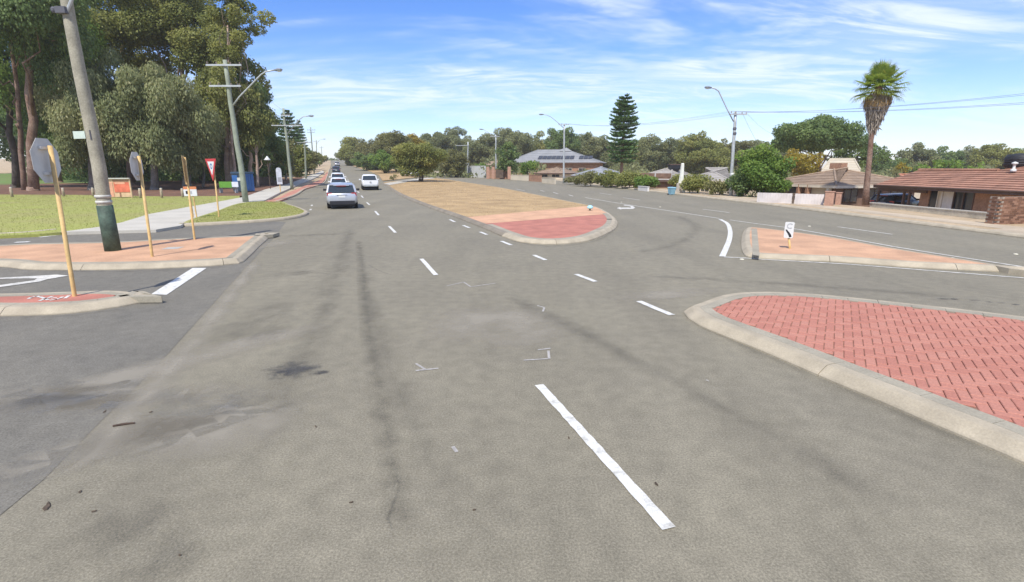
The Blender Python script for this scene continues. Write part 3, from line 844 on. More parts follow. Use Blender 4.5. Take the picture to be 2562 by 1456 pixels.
# ------------------------------------------------------------------ verges on the left
lawnF = UZ([(-900, 600), (-400, 596), (0, 590.5), (100, 586), (152, 582), (252, 569), (306, 558), (372, 537.5), (472, 519), (557, 504), (600, 495.5), (600, 490), (420, 492), (200, 488), (0, 487), (-500, 487), (-900, 487)], 0.1)
lawn = struct(sheet('lawn', [Vector(p) for p in lawnF], 0.115, 'lawn_green', thick=0.2), 'mown green lawn on the corner of the side street')
lk = [Vector(p) for p in UZ([(150, 581), (60, 590), (0, 593), (-300, 598), (-900, 606)])]
lk.reverse(); lkl = spline(lk, False, 0.5); kerb_run(lkl, normals(lkl, False), False, lawn, 3.0, 0.5)
pathF = UZ([(150, 581.5), (390, 575.5), (452, 565.5), (472, 552), (536, 531), (621, 506.8), (660, 503), (700, 482), (745, 462), (790, 444), (812, 430), (806, 427), (765, 443), (720, 460), (664, 474), (611, 493), (557, 503), (472, 518), (372, 536.5), (306, 557), (252, 568)], 0.1)
footpath = struct(sheet('footpath', [Vector(p) for p in pathF], 0.120, 'concrete_path', thick=0.2), 'pale concrete footpath beside the lawn')
outE = UZ([(448, 566), (470, 566), (600, 559.5), (706, 551), (752, 543), (768, 535), (756, 527), (728, 517), (686, 507)])
topE = [U(x, y, .1).xy for x, y in ((621, 506.5), (536, 531), (472, 552), (452, 561))]
lnE = spline([Vector(p) for p in outE + topE], True, 0.3)
if area(lnE) < 0: lnE.reverse()
grass_isl = struct(sheet('verge', lnE, 0.128, 'lawn_green', thick=0.2), 'green corner verge between footpath and road')
ke = spline([Vector(p) for p in outE], False, 0.3)
if area([ke[0], ke[len(ke) // 2], ke[-1]]) < 0: ke.reverse()
kerb_run(ke, normals(ke, False), False, grass_isl, 2.4, 0.3, prof=[(-.10, -.06), (-.10, .03), (-.075, .09), (-.03, .125), (.05, .138), (.13, .140), (.13, -.06)])
# red paving strips beside the main road
red = struct(sheet('pavement', UZ([(660, 505), (690, 507), (735, 489), (765, 472), (803, 461), (818, 442), (822, 430), (818, 431), (802, 449), (758, 467), (722, 482), (700, 494)], .1), 0.130, 'red_strip', thick=0.2), 'red paved strip along the kerb of the main road')
kr = [Vector(p) for p in UZ([(690, 508), (738, 489.5), (766, 473), (805, 461.5), (818, 443), (824, 423)])]
krl = spline(kr, False, 0.6); kerb_run(krl, normals(krl, False), False, red, 3.0, 0.6, prof=[(-.12, -.06), (-.12, .10), (-.08, .135), (.08, .140), (.08, -.06)])
vergeL = struct(sheet('verge', [Vector(p) for p in UZ([(822, 431), (827, 418), (828, 407), (815, 405), (805, 415), (806, 427)], .1)], 0.10, 'sandy', thick=0.2), 'sandy verge climbing beside the road to the crest')
mulch = struct(sheet('mulch_bed', [Vector(p) for p in UZ([(-900, 487), (0, 487), (200, 488.3), (420, 492.3), (600, 490.3), (612, 492), (664, 474), (720, 460), (765, 443), (700, 446), (560, 462), (300, 463), (0, 462), (-900, 462)], .1)], 0.11, 'mulch'), 'brown bark mulch under the tall trees')
park = struct(sheet('lawn', [Vector(p) for p in UZ([(-900, 462.5), (0, 462.5), (300, 463.5), (560, 463), (600, 452), (300, 437), (0, 434), (-900, 434)], .1)], 0.105, 'park_green'), 'bright park lawn beyond the tall trees')
# ------------------------------------------------------------------ verge on the right
rk = spline([Vector(p) for p in RIGHT_KERB[:13]], False, 0.9)
off = [p - n * 11 for p, n in zip(rk, normals(rk, False))]
vr = struct(sheet('verge', [Vector(p) for p in rk] + list(reversed(off)), 0.12, 'sandy', thick=0.16, qcut=True), 'sandy dry verge in front of the houses')
rkr = list(reversed(rk))
kerb_run(rkr, normals(rkr, False), False, vr, 3.6, 0.9, prof=[(-.14, -.06), (-.14, .04), (-.10, .10), (-.02, .138), (.16, .142), (.16, -.06)])
off1 = [p - n * 1.1 for p, n in zip(rk, normals(rk, False))]; off2 = [p - n * 2.5 for p, n in zip(rk, normals(rk, False))]
struct(sheet('footpath', off1 + list(reversed(off2)), 0.126, 'path_tan', qcut=True), 'pale footpath along the verge on the right')
def kerb_strip(s0, s1, q0, q1, z):
    ss = [s0 + (s1 - s0) * i / 10 for i in range(11)]
    pts = [xy(s, qkerb(s) + q0) for s in ss] + [xy(s, qkerb(s) + q1) for s in reversed(ss)]
    return sheet('driveway', [Vector(p) for p in pts], z, 'path_tan', vr, qcut=True)
kerb_strip(8.5, 13.2, .17, 5.0, .135)
kerb_strip(30.5, 35.5, .17, 4.0, .135)
# ------------------------------------------------------------------ trees and plants
def leaf_object(name, P, A, B, tint, mat, parent, fold=0.12):
    """one diamond-shaped leaf spray per point: P base, A along, B half width"""
    n = len(P)
    N = np.cross(A, B); N /= (np.linalg.norm(N, axis=1, keepdims=True) + 1e-9)
    L = np.linalg.norm(A, axis=1, keepdims=True)
    mid = P + A * 0.45 + N * L * fold
    V = np.stack([P, mid - B, P + A, mid + B], 1).reshape(-1, 3).astype(np.float32)
    me = bpy.data.meshes.new(name)
    me.vertices.add(4 * n); me.vertices.foreach_set('co', V.ravel())
    me.loops.add(4 * n); me.loops.foreach_set('vertex_index', np.arange(4 * n, dtype=np.int32))
    me.polygons.add(n)
    me.polygons.foreach_set('loop_start', np.arange(0, 4 * n, 4, dtype=np.int32))
    me.polygons.foreach_set('loop_total', np.full(n, 4, dtype=np.int32))
    me.update(calc_edges=True)
    tint_all(me, np.repeat(np.clip(tint, 0, 1), 4))
    me.materials.append(MATS[mat])
    o = bpy.data.objects.new(name, me); C.objects.link(o)
    if parent: o.parent = parent
    return o
def unit(v): return v / (np.linalg.norm(v, axis=1, keepdims=True) + 1e-9)
def clump_leaves(centers, radii, per, size, r, weep=0.0, squash=0.75, wide=0.32, up=0.35, tipvar=0.14, hollow=0.55):
    Ps, As, Bs, Ts = [], [], [], []
    for c, rad in zip(centers, radii):
        n = max(4, int(per * (rad ** 2)))
        d = unit(r.normal(size=(n, 3)))
        rr = (hollow + (1 - hollow) * r.random((n, 1)) ** 0.7) * rad * r.uniform(0.8, 1.12, (n, 1))
        p = d * rr; p[:, 2] *= squash
        if weep:
            drop = r.random(n) ** 1.6 * weep * rad * (np.linalg.norm(d[:, :2], axis=1) > 0.35)
            p[:, 2] -= drop
        P = c + p
        out = d.copy(); out[:, 2] += up
        A = unit(out + r.normal(size=(n, 3)) * 0.75)
        if weep:
            dn = np.zeros((n, 3)); dn[:, 2] = -1.0
            A = unit(dn + r.normal(size=(n, 3)) * 0.28 + d * 0.22)
        s = size * r.uniform(0.55, 1.35, (n, 1))
        N = unit(d + np.array([0, -0.15, 0.55]) + r.normal(size=(n, 3)) * 0.55)
        if not weep: A = unit(A - N * (A * N).sum(1, keepdims=True) * 0.8)
        B = unit(np.cross(N, A)) * s * wide
        A = A * s
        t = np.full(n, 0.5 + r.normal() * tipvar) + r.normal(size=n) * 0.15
        Ps.append(P); As.append(A); Bs.append(B); Ts.append(t)
    return np.concatenate(Ps), np.concatenate(As), np.concatenate(Bs), np.concatenate(Ts)
def limb(mb, a, b, r0, r1, r, n=6, k=5, wob=0.06):
    a, b = Vector(a), Vector(b); L = (b - a).length; pts, rs = [], []
    for i in range(k + 1):
        t = i / k; p = a.lerp(b, t)
        if 0 < i < k: p += Vector(r.normal(size=3)) * L * wob
        pts.append(p); rs.append(r0 + (r1 - r0) * t)
    mb.tube(pts, rs, n); return pts
def crown_clumps(cw, c0, c1, n, r, shape='round', rel=(0.22, 0.36), fmax=0.86):
    """clump centres over a crown of width cw between heights c0 and c1, irregular outline"""
    out, rad = [], []
    hw, hh, cz = cw / 2, (c1 - c0) / 2, (c0 + c1) / 2
    while len(out) < n:
        d = r.normal(size=3); d /= np.linalg.norm(d)
        f = r.uniform(0.35, fmax)
        rr = r.uniform(*rel) * min(hw, hh * 1.3)
        p = np.array([d[0] * hw * f, d[1] * hw * f, d[2] * hh * f])
        if shape == 'dome' and p[2] < -hh * 0.25: p[2] *= 0.4
        if shape == 'cone':
            z = r.random(); w = hw * (1 - z) ** 0.8; a = r.uniform(0, 6.28); q = r.uniform(.2, .9)
            p = np.array([math.cos(a) * w * q, math.sin(a) * w * q, -hh + 2 * hh * z]); rr *= 0.5 + 0.5 * (1 - z)
        out.append(p + [0, 0, cz]); rad.append(rr)
    return np.array(out), np.array(rad)
def tree(name, label, base, height, cw, cbase, mat, bark, seed, n=26, per=190, size=0.34, weep=0.0, shape='round', tr=None, trunks=1, group=None, cat='tree', squash=0.75, lean=(0, 0), rel=(0.22, 0.36), limbs=9, wide=0.32, up=0.35, skew=(0, 0), fmax=0.9):
    r = np.random.default_rng(seed)
    root = empty(name, base, label, cat, 0, group)
    cen, rad = crown_clumps(cw, cbase, height, n, r, shape, rel, fmax)
    cen[:, 0] += skew[0]; cen[:, 1] += skew[1]
    P, A, B, T = clump_leaves(cen, rad, per, size, r, weep, squash, wide, up)
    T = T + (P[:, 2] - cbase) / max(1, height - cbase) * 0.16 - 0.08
    leaf_object('crown', P, A, B, T, mat, root)
    tr = tr or height * 0.022
    mb = MB()
    for k in range(trunks):
        dx, dy = (r.normal() * 0.5 * (trunks > 1), r.normal() * 0.3 * (trunks > 1))
        b0 = Vector((dx, dy, -0.15))
        top = Vector((lean[0] + skew[0] * .6 + dx * 1.6, lean[1] + dy, cbase + (height - cbase) * 0.45))
        pts = limb(mb, b0, top, tr, tr * 0.45, r, 8, 7, 0.007)
        mb.tube([b0, b0 + Vector((0, 0, .25)), b0 + Vector((0, 0, .7))], [tr * 1.45, tr * 1.2, tr * 0.98], 8)
        for i in r.choice(len(cen), min(len(cen), limbs), replace=False):
            s = pts[int(r.integers(3, len(pts)))]
            limb(mb, s, cen[i], tr * 0.32, tr * 0.08, r, 5, 4, 0.06)
    mb.build('trunk', bark, root, smooth=True)
    return root
def htree(px, t, top, hw, bot=None, **k):
    """a tree by the column it stands in, its depth, its top and half width in the photograph"""
    b = GP(px, t)
    h = ZT(b.y, top) - b.z; cw = 2 * hw / FOC * t
    cb = (ZT(b.y, bot) - b.z) if bot else h * 0.3
    zc = b.z + 0.55 * h + 0.45 * max(0.25, cb)
    k.setdefault('skew', (XT(b.y, zc, px) - b.x, 0.0))
    return dict(base=b, height=h, cw=cw, cbase=max(0.25, cb), **k)
G_LEFT = 'tall trees of the grove on the left'
T = []
def TR(name, label, px, t, top, hw, bot, mat, bark, **k):
    k.setdefault('group', None)
    d = htree(px, t, top, hw, bot); k.pop('skew', None); d.update(k)
    tree(name, label, mat=mat, bark=bark, seed=len(T) + 100, **d); T.append(name)

# the grove on the left, front to back
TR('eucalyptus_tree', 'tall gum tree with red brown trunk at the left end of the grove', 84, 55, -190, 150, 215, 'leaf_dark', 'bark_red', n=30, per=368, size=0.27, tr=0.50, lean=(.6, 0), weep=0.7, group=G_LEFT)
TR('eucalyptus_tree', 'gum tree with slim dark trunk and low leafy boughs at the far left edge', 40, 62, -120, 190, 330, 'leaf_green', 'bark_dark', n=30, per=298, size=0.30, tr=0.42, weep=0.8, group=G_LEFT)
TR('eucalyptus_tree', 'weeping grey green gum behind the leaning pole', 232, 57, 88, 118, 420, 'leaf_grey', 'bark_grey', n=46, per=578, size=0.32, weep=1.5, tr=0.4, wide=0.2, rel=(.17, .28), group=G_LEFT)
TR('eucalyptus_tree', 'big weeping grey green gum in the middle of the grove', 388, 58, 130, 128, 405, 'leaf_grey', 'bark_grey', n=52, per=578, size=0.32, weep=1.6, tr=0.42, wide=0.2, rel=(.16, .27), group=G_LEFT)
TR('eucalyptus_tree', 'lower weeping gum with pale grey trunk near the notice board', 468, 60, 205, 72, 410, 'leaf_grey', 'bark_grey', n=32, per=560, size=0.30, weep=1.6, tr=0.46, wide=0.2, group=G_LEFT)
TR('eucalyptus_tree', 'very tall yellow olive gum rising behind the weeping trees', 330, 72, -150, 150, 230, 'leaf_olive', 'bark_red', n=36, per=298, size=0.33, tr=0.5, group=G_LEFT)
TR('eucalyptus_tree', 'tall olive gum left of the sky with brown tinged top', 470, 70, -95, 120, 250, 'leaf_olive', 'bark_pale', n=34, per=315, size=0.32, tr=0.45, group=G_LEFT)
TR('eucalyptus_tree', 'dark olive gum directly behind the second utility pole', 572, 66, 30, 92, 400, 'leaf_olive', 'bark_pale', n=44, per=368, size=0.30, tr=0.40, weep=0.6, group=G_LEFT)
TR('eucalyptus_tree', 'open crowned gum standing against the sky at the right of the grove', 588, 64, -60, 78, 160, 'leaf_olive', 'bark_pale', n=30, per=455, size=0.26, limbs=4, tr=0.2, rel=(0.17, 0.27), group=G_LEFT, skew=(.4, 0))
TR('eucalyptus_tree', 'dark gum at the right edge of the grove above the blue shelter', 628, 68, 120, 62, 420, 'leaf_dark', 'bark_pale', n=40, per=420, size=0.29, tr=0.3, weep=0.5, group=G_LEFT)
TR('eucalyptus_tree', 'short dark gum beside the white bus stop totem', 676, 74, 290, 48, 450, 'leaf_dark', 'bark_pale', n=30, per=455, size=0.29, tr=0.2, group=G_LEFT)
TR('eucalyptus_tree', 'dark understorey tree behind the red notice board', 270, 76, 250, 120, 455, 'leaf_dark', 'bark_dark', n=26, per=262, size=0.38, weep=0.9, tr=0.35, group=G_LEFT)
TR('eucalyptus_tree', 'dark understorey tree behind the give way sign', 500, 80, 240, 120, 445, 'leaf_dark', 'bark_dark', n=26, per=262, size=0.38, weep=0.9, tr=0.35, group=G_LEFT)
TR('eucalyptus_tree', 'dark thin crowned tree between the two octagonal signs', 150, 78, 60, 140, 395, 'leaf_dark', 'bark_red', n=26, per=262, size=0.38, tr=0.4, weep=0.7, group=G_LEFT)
TR('eucalyptus_tree', 'broad dark tree shading the far edge of the park lawn', 120, 112, 200, 230, 425, 'leaf_dark', 'bark_dark', n=30, per=122, size=0.61, tr=0.4)
TR('eucalyptus_tree', 'broad dark tree behind the bus shelter', 520, 105, 250, 200, 440, 'leaf_dark', 'bark_dark', n=30, per=140, size=0.61, tr=0.4)
# bare trunks in the shade of the grove
for px, t, top, mt, rr, lb in ((60, 57, 60, 'bark_red', .28, 'slim red brown trunk beside the tall gum at the left'), (466, 62, 330, 'bark_grey', .5, 'stout pale grey trunk behind the small white notice'), (508, 64, 340, 'bark_grey', .18, 'thin leaning grey trunk left of the give way sign'), (576, 66, 330, 'bark_pale', .28, 'pale pinkish trunk left of the blue shelter'), (588, 65, 340, 'bark_pale', .22, 'pale trunk touching the left side of the blue shelter'), (646, 66, 350, 'bark_pale', .2, 'slender brown trunk right of the blue shelter')):
    b = GP(px, t); r_ = np.random.default_rng(int(px)); root = empty('bare_trunk', b, lb, 'tree trunk')
    mb = MB(); h = ZT(b.y, top) - b.z
    pts = limb(mb, (0, 0, -.2), ((XT(b.y, b.z + h, px) - b.x) * .75 + r_.normal() * .4, 0, h), rr, rr * .55, r_, 9, 8, .005)
    mb.build('trunk', mt, root, True)
    mb = MB()
    for i in range(4):
        limb(mb, pts[3 + i], pts[3 + i] + Vector((r_.normal() * 1.8, r_.normal(), 1.6 + r_.random())), rr * .35, rr * .1, r_, 5)
    mb.build('branch', mt, root, True)

# row of trees along the left side of the main road
G_ROW = 'trees along the left side of the main road'
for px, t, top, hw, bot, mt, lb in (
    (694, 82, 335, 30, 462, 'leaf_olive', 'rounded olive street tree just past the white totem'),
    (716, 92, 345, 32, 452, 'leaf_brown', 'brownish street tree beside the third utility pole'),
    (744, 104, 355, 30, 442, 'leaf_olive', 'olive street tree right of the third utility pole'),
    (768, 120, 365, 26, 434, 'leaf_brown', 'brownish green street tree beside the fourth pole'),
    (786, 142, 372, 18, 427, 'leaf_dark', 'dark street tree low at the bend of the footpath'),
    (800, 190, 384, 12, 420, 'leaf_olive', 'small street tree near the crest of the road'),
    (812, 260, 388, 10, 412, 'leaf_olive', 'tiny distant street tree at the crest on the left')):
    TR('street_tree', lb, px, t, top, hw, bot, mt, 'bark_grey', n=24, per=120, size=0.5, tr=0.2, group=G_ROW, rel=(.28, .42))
def conifer(label, px, t, top, hw, low, seed, mat='needle', tiers=15, dome=0.0, name='norfolk_pine', dens=1.0, spread=.16, kk=8):
    r = np.random.default_rng(seed)
    b = GP(px, t); h = ZT(b.y, top) - b.z; rad = hw / FOC * t; z0 = ZT(b.y, low) - b.z
    root = empty(name, b, label, 'pine tree')
    MB().tube([(0, 0, -.2), (0, 0, h * .5), (0, 0, h * .97)], [h * .020, h * .014, h * .003], 9).build('trunk', 'bark_red', root, True)
    Ps, As, Bs, Ts = [], [], [], []; br = MB()
    for i in range(tiers):
        f = i / (tiers - 1); z = z0 + (h * .96 - z0) * f ** 0.92
        wr = rad * ((1 - f) ** 0.62 * 0.92 + 0.10) * (0.80 + 0.2 * min(1, f * 5)) + dome * rad * (f > .55) * .22
        k = int(kk + 3 * r.random()); a0 = r.random() * 6.28
        for j in range(k):
            a = a0 + 6.283 * j / k + r.normal() * .12; w = wr * r.uniform(.82, 1.1)
            d = np.array([math.cos(a), math.sin(a), 0.0]); side = np.array([-d[1], d[0], 0.0])
            zl = z + r.normal() * .12
            br.tube([(0, 0, zl), tuple(d * w * .6 + [0, 0, zl - w * .05]), tuple(d * w + [0, 0, zl + w * .06])], [.05, .03, .015], 4, cap=False)
            n = int(46 * dens * (0.5 + w / rad)); q = r.random(n) ** .7
            sp = r.normal(size=(n, 1)) * spread * w * (1.05 - 0.55 * q[:, None])
            p = d * (w * q)[:, None] + side * sp
            p[:, 2] += zl - .06 * w * np.sin(q * 3.1) + .09 * w * q ** 3
            A = unit(d * .8 + side * np.sign(sp) * r.uniform(.2, 1.0, (n, 1)) + np.array([0, 0, .55]) + r.normal(size=(n, 3)) * .25) * r.uniform(.20, .46, (n, 1)) * h / 14
            B = unit(np.cross(A, r.normal(size=(n, 3)))) * .085 * h / 14
            Ps.append(p); As.append(A); Bs.append(B); Ts.append(r.normal(.45 + .25 * q, .14))
    leaf_object('crown', np.concatenate(Ps), np.concatenate(As), np.concatenate(Bs), np.concatenate(Ts), mat, root)
    o = br.build('branches', 'bark_dark', root); o['kind'] = 'stuff'
    return root
conifer('dark conifer with a pointed top behind the third utility pole', 733, 118, 272, 42, 440, 5, 'needle', 19, name='conifer_tree', dens=2.2, spread=.24, kk=11)
conifer('dark conifer right of the fourth utility pole', 758, 150, 300, 22, 425, 6, 'needle', 18, name='conifer_tree', dens=2.2, spread=.24, kk=11)
conifer('symmetrical norfolk pine rising above the houses', 1553, 74, 237, 40, 405, 7, 'needle', 17, dome=1.0, dens=2.0)

# trees on the median and across the background
G_MED = 'trees on the median beside the main road'
for px, t, top, hw, bot, mt, lb, kw in (
    (1047, 86, 355, 64, 438, 'leaf_olive', 'wide spreading brown olive tree on the median with dark trunks', dict(n=70, per=300, size=.28, shape='round', trunks=3, tr=.16, rel=(.26, .4))),
    (925, 150, 378, 46, 432, 'leaf_dark', 'dark green tree on the median beside the main road', dict(n=44, per=190, size=.42, tr=.28)),
    (880, 200, 346, 42, 418, 'leaf_olive', 'olive tree farthest along the median', dict(n=40, per=110, size=.55, tr=.3)),
    (914, 180, 350, 42, 424, 'leaf_brown', 'brownish tree behind the dark median tree', dict(n=40, per=110, size=.55, tr=.3)),
    (992, 140, 320, 54, 432, 'leaf_brown', 'tall rounded tree with a reddish brown crown above the median', dict(n=46, per=190, size=.42, tr=.3)),
    (962, 130, 372, 34, 434, 'leaf_green', 'small bright green tree between the median trees', dict(n=34, per=190, size=.4, tr=.2)),
    (1030, 150, 324, 44, 425, 'leaf_yellow', 'olive yellow tree rising behind the spreading median tree', dict(n=40, per=160, size=.44, tr=.25)),
    (1136, 112, 378, 42, 440, 'leaf_brown', 'brown olive tree by the pale fence beyond the far carriageway', dict(n=44, per=220, size=.34, tr=.2, trunks=2))):
    TR('median_tree', lb, px, t, top, hw, bot, mt, 'bark_dark', group=G_MED, **kw)
G_BELT = 'trees of the wooded belt behind the houses'
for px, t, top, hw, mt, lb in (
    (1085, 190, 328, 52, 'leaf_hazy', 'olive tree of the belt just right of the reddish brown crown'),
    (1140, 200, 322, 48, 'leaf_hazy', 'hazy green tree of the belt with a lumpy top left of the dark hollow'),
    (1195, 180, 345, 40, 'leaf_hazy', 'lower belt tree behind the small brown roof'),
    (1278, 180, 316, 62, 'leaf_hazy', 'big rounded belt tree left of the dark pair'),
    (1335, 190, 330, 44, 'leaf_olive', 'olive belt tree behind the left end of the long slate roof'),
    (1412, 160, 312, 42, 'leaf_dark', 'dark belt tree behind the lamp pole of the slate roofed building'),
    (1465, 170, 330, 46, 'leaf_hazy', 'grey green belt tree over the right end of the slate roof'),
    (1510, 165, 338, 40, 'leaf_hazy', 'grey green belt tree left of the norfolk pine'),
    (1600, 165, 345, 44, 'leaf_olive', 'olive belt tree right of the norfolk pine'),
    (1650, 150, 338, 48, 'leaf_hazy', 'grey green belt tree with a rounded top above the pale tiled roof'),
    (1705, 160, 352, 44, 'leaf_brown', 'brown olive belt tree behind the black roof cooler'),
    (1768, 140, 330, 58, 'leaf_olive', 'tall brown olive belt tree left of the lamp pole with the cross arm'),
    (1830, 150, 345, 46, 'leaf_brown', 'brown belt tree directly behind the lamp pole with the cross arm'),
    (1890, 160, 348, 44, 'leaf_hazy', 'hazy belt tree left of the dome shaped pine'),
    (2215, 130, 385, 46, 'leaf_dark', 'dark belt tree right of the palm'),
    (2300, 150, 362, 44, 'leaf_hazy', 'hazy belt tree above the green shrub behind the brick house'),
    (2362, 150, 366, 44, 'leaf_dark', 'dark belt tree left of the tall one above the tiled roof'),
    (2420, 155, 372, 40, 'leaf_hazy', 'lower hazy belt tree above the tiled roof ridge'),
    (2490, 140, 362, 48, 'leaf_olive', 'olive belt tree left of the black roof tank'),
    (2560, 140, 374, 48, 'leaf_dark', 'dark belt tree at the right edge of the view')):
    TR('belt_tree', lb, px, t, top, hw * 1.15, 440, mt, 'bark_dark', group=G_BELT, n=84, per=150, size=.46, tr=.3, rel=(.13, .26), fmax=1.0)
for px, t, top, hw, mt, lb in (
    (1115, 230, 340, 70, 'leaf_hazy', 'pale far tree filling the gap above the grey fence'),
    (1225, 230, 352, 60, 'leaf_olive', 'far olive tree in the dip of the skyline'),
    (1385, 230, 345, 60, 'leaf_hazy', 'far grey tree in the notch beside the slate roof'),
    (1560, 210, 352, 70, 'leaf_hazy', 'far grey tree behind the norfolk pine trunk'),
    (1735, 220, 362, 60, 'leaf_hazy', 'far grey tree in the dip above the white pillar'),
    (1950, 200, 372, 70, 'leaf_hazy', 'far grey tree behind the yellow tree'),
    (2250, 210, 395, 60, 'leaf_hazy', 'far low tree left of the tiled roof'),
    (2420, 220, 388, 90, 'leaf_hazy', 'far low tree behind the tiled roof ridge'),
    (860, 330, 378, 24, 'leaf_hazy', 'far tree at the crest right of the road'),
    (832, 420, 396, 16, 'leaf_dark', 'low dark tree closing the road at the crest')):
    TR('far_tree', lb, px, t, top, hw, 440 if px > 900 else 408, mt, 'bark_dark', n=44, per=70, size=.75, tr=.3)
# trees and bushes in the gardens
TR('stone_pine', 'dense dark green dome of a pine left of the palm', 2046, 84, 297, 118, 400, 'leaf_dark', 'bark_red', n=90, per=330, size=.34, shape='dome', tr=.4, rel=(.26, .38), cat='pine tree', limbs=16)
TR('pine_tree', 'dark pine spreading behind the palm trunk', 2140, 88, 352, 74, 420, 'leaf_dark', 'bark_dark', n=34, per=190, size=.36, tr=.3, cat='pine tree')
TR('garden_tree', 'yellow leaved tree behind the cream fascia roof', 2008, 66, 372, 58, 445, 'leaf_yellow', 'bark_grey', n=44, per=300, size=.24, tr=.15, rel=(.2, .34))
TR('garden_tree', 'bushy bright green tree right of the lamp pole', 1902, 44, 370, 68, 492, 'leaf_green', 'bark_pale', n=64, per=460, size=.22, tr=.12, trunks=2, rel=(.24, .38))
TR('garden_shrub', 'dark green shrub at the foot of the lamp pole', 1852, 44.5, 430, 30, 492, 'leaf_dark', 'bark_dark', n=34, per=460, size=.2, tr=.05, cat='shrub', rel=(.34, .5))
TR('garden_shrub', 'mid green shrub under the bushy tree beside the white fence', 1942, 43, 440, 30, 497, 'leaf_green', 'bark_dark', n=34, per=460, size=.2, tr=.05, cat='shrub', rel=(.34, .5))
TR('garden_shrub', 'olive shrub right of the white pillar', 1745, 50, 436, 42, 489, 'leaf_olive', 'bark_dark', n=34, per=460, size=.2, tr=.05, cat='shrub', rel=(.34, .5))
TR('garden_shrub', 'brown green shrub between the olive shrub and the lamp pole', 1800, 47, 452, 36, 492, 'leaf_brown', 'bark_dark', n=34, per=460, size=.2, tr=.05, cat='shrub', rel=(.34, .5))
TR('garden_shrub', 'olive shrub behind the white pillar', 1703, 58, 438, 28, 476, 'leaf_olive', 'bark_dark', n=34, per=460, size=.2, tr=.05, cat='shrub', rel=(.34, .5))
for px, t, top, hw, mt, lb in ((1478, 72, 428, 34, 'leaf_brown', 'brownish hedge shrub at the left end of the roadside hedge'), (1528, 68, 427, 34, 'leaf_olive', 'olive hedge shrub behind the letter box'), (1575, 64, 430, 32, 'leaf_olive', 'olive hedge shrub in front of the norfolk pine'), (1618, 60, 440, 26, 'leaf_green', 'greener hedge shrub at the right end of the roadside hedge'), (1440, 78, 440, 24, 'leaf_brown', 'low brown shrub beside the second lamp pole')):
    TR('hedge_shrub', lb, px, t, top, hw * 1.25, 476 if px > 1500 else 466, mt, 'bark_dark', n=44, per=300, size=.24, tr=.05, rel=(.34, .5), cat='shrub', group='shrubs of the roadside hedge')
TR('garden_tree', 'dark blue green tree left of the slate roofed building', 1272, 104, 352, 30, 438, 'leaf_dark', 'bark_dark', n=30, per=170, size=.4, tr=.2)
TR('garden_shrub', 'bright green round shrub in front of the slate roofed building', 1320, 98, 396, 27, 436, 'leaf_green', 'bark_dark', n=20, per=190, size=.34, tr=.1, cat='shrub')
TR('garden_shrub', 'pale green shrub beside the grey metal fence', 1205, 118, 408, 20, 436, 'leaf_green', 'bark_dark', n=16, per=140, size=.4, tr=.1, cat='shrub')
TR('garden_shrub', 'wide bright green shrub rising behind the brick house roof', 2380, 62, 399, 84, 450, 'leaf_green', 'bark_dark', n=34, per=190, size=.3, tr=.12, cat='shrub', rel=(.2, .3))
TR('garden_tree', 'small round yellow green tree right of the palm', 2258, 75, 402, 16, 440, 'leaf_yellow', 'bark_dark', n=14, per=190, size=.28, tr=.08)
TR('garden_shrub', 'rusty brown shrub between the palm and the tiled roof', 2240, 70, 420, 16, 440, 'leaf_brown', 'bark_dark', n=12, per=190, size=.26, tr=.08, cat='shrub')
def bush(label, px, py, top, hw, mat, size=.12, per=900, n=14, name='low_bush'):
    b = U(px, py); t = b.y * cs + (CAM_H - b.z) * sn
    tree(name, label, b, max(.3, ZT(b.y, top) - b.z), 2 * hw / FOC * t, .05, mat, 'bark_dark', int(px * 7 + py), n=n, per=per, size=size, tr=.03, cat='bush', limbs=6)
bush('dusty pink flowering bush left of the palm trunk', 2120, 506, 482, 34, 'pink_leaf')
bush('low grey green bush at the foot of the pink bush', 2106, 513, 496, 34, 'leaf_grey')
bush('small olive bush at the right of the palm foot', 2196, 514, 496, 20, 'leaf_olive')
bush('leafy green plant at the end of the white fence by the kerb', 1882, 497, 478, 18, 'leaf_green')
bush('bright green garden plant behind the block wall', 2420, 533, 515, 22, 'leaf_green')
bush('small green garden plant left of the bright one', 2462, 536, 522, 12, 'leaf_green')
bush('yellow green garden plant beside the brick pier', 2470, 532, 520, 14, 'leaf_yellow')
bush('scrubby brown bush on the median behind the white pickup', 985, 452, 436, 14, 'leaf_brown', .2, 400)

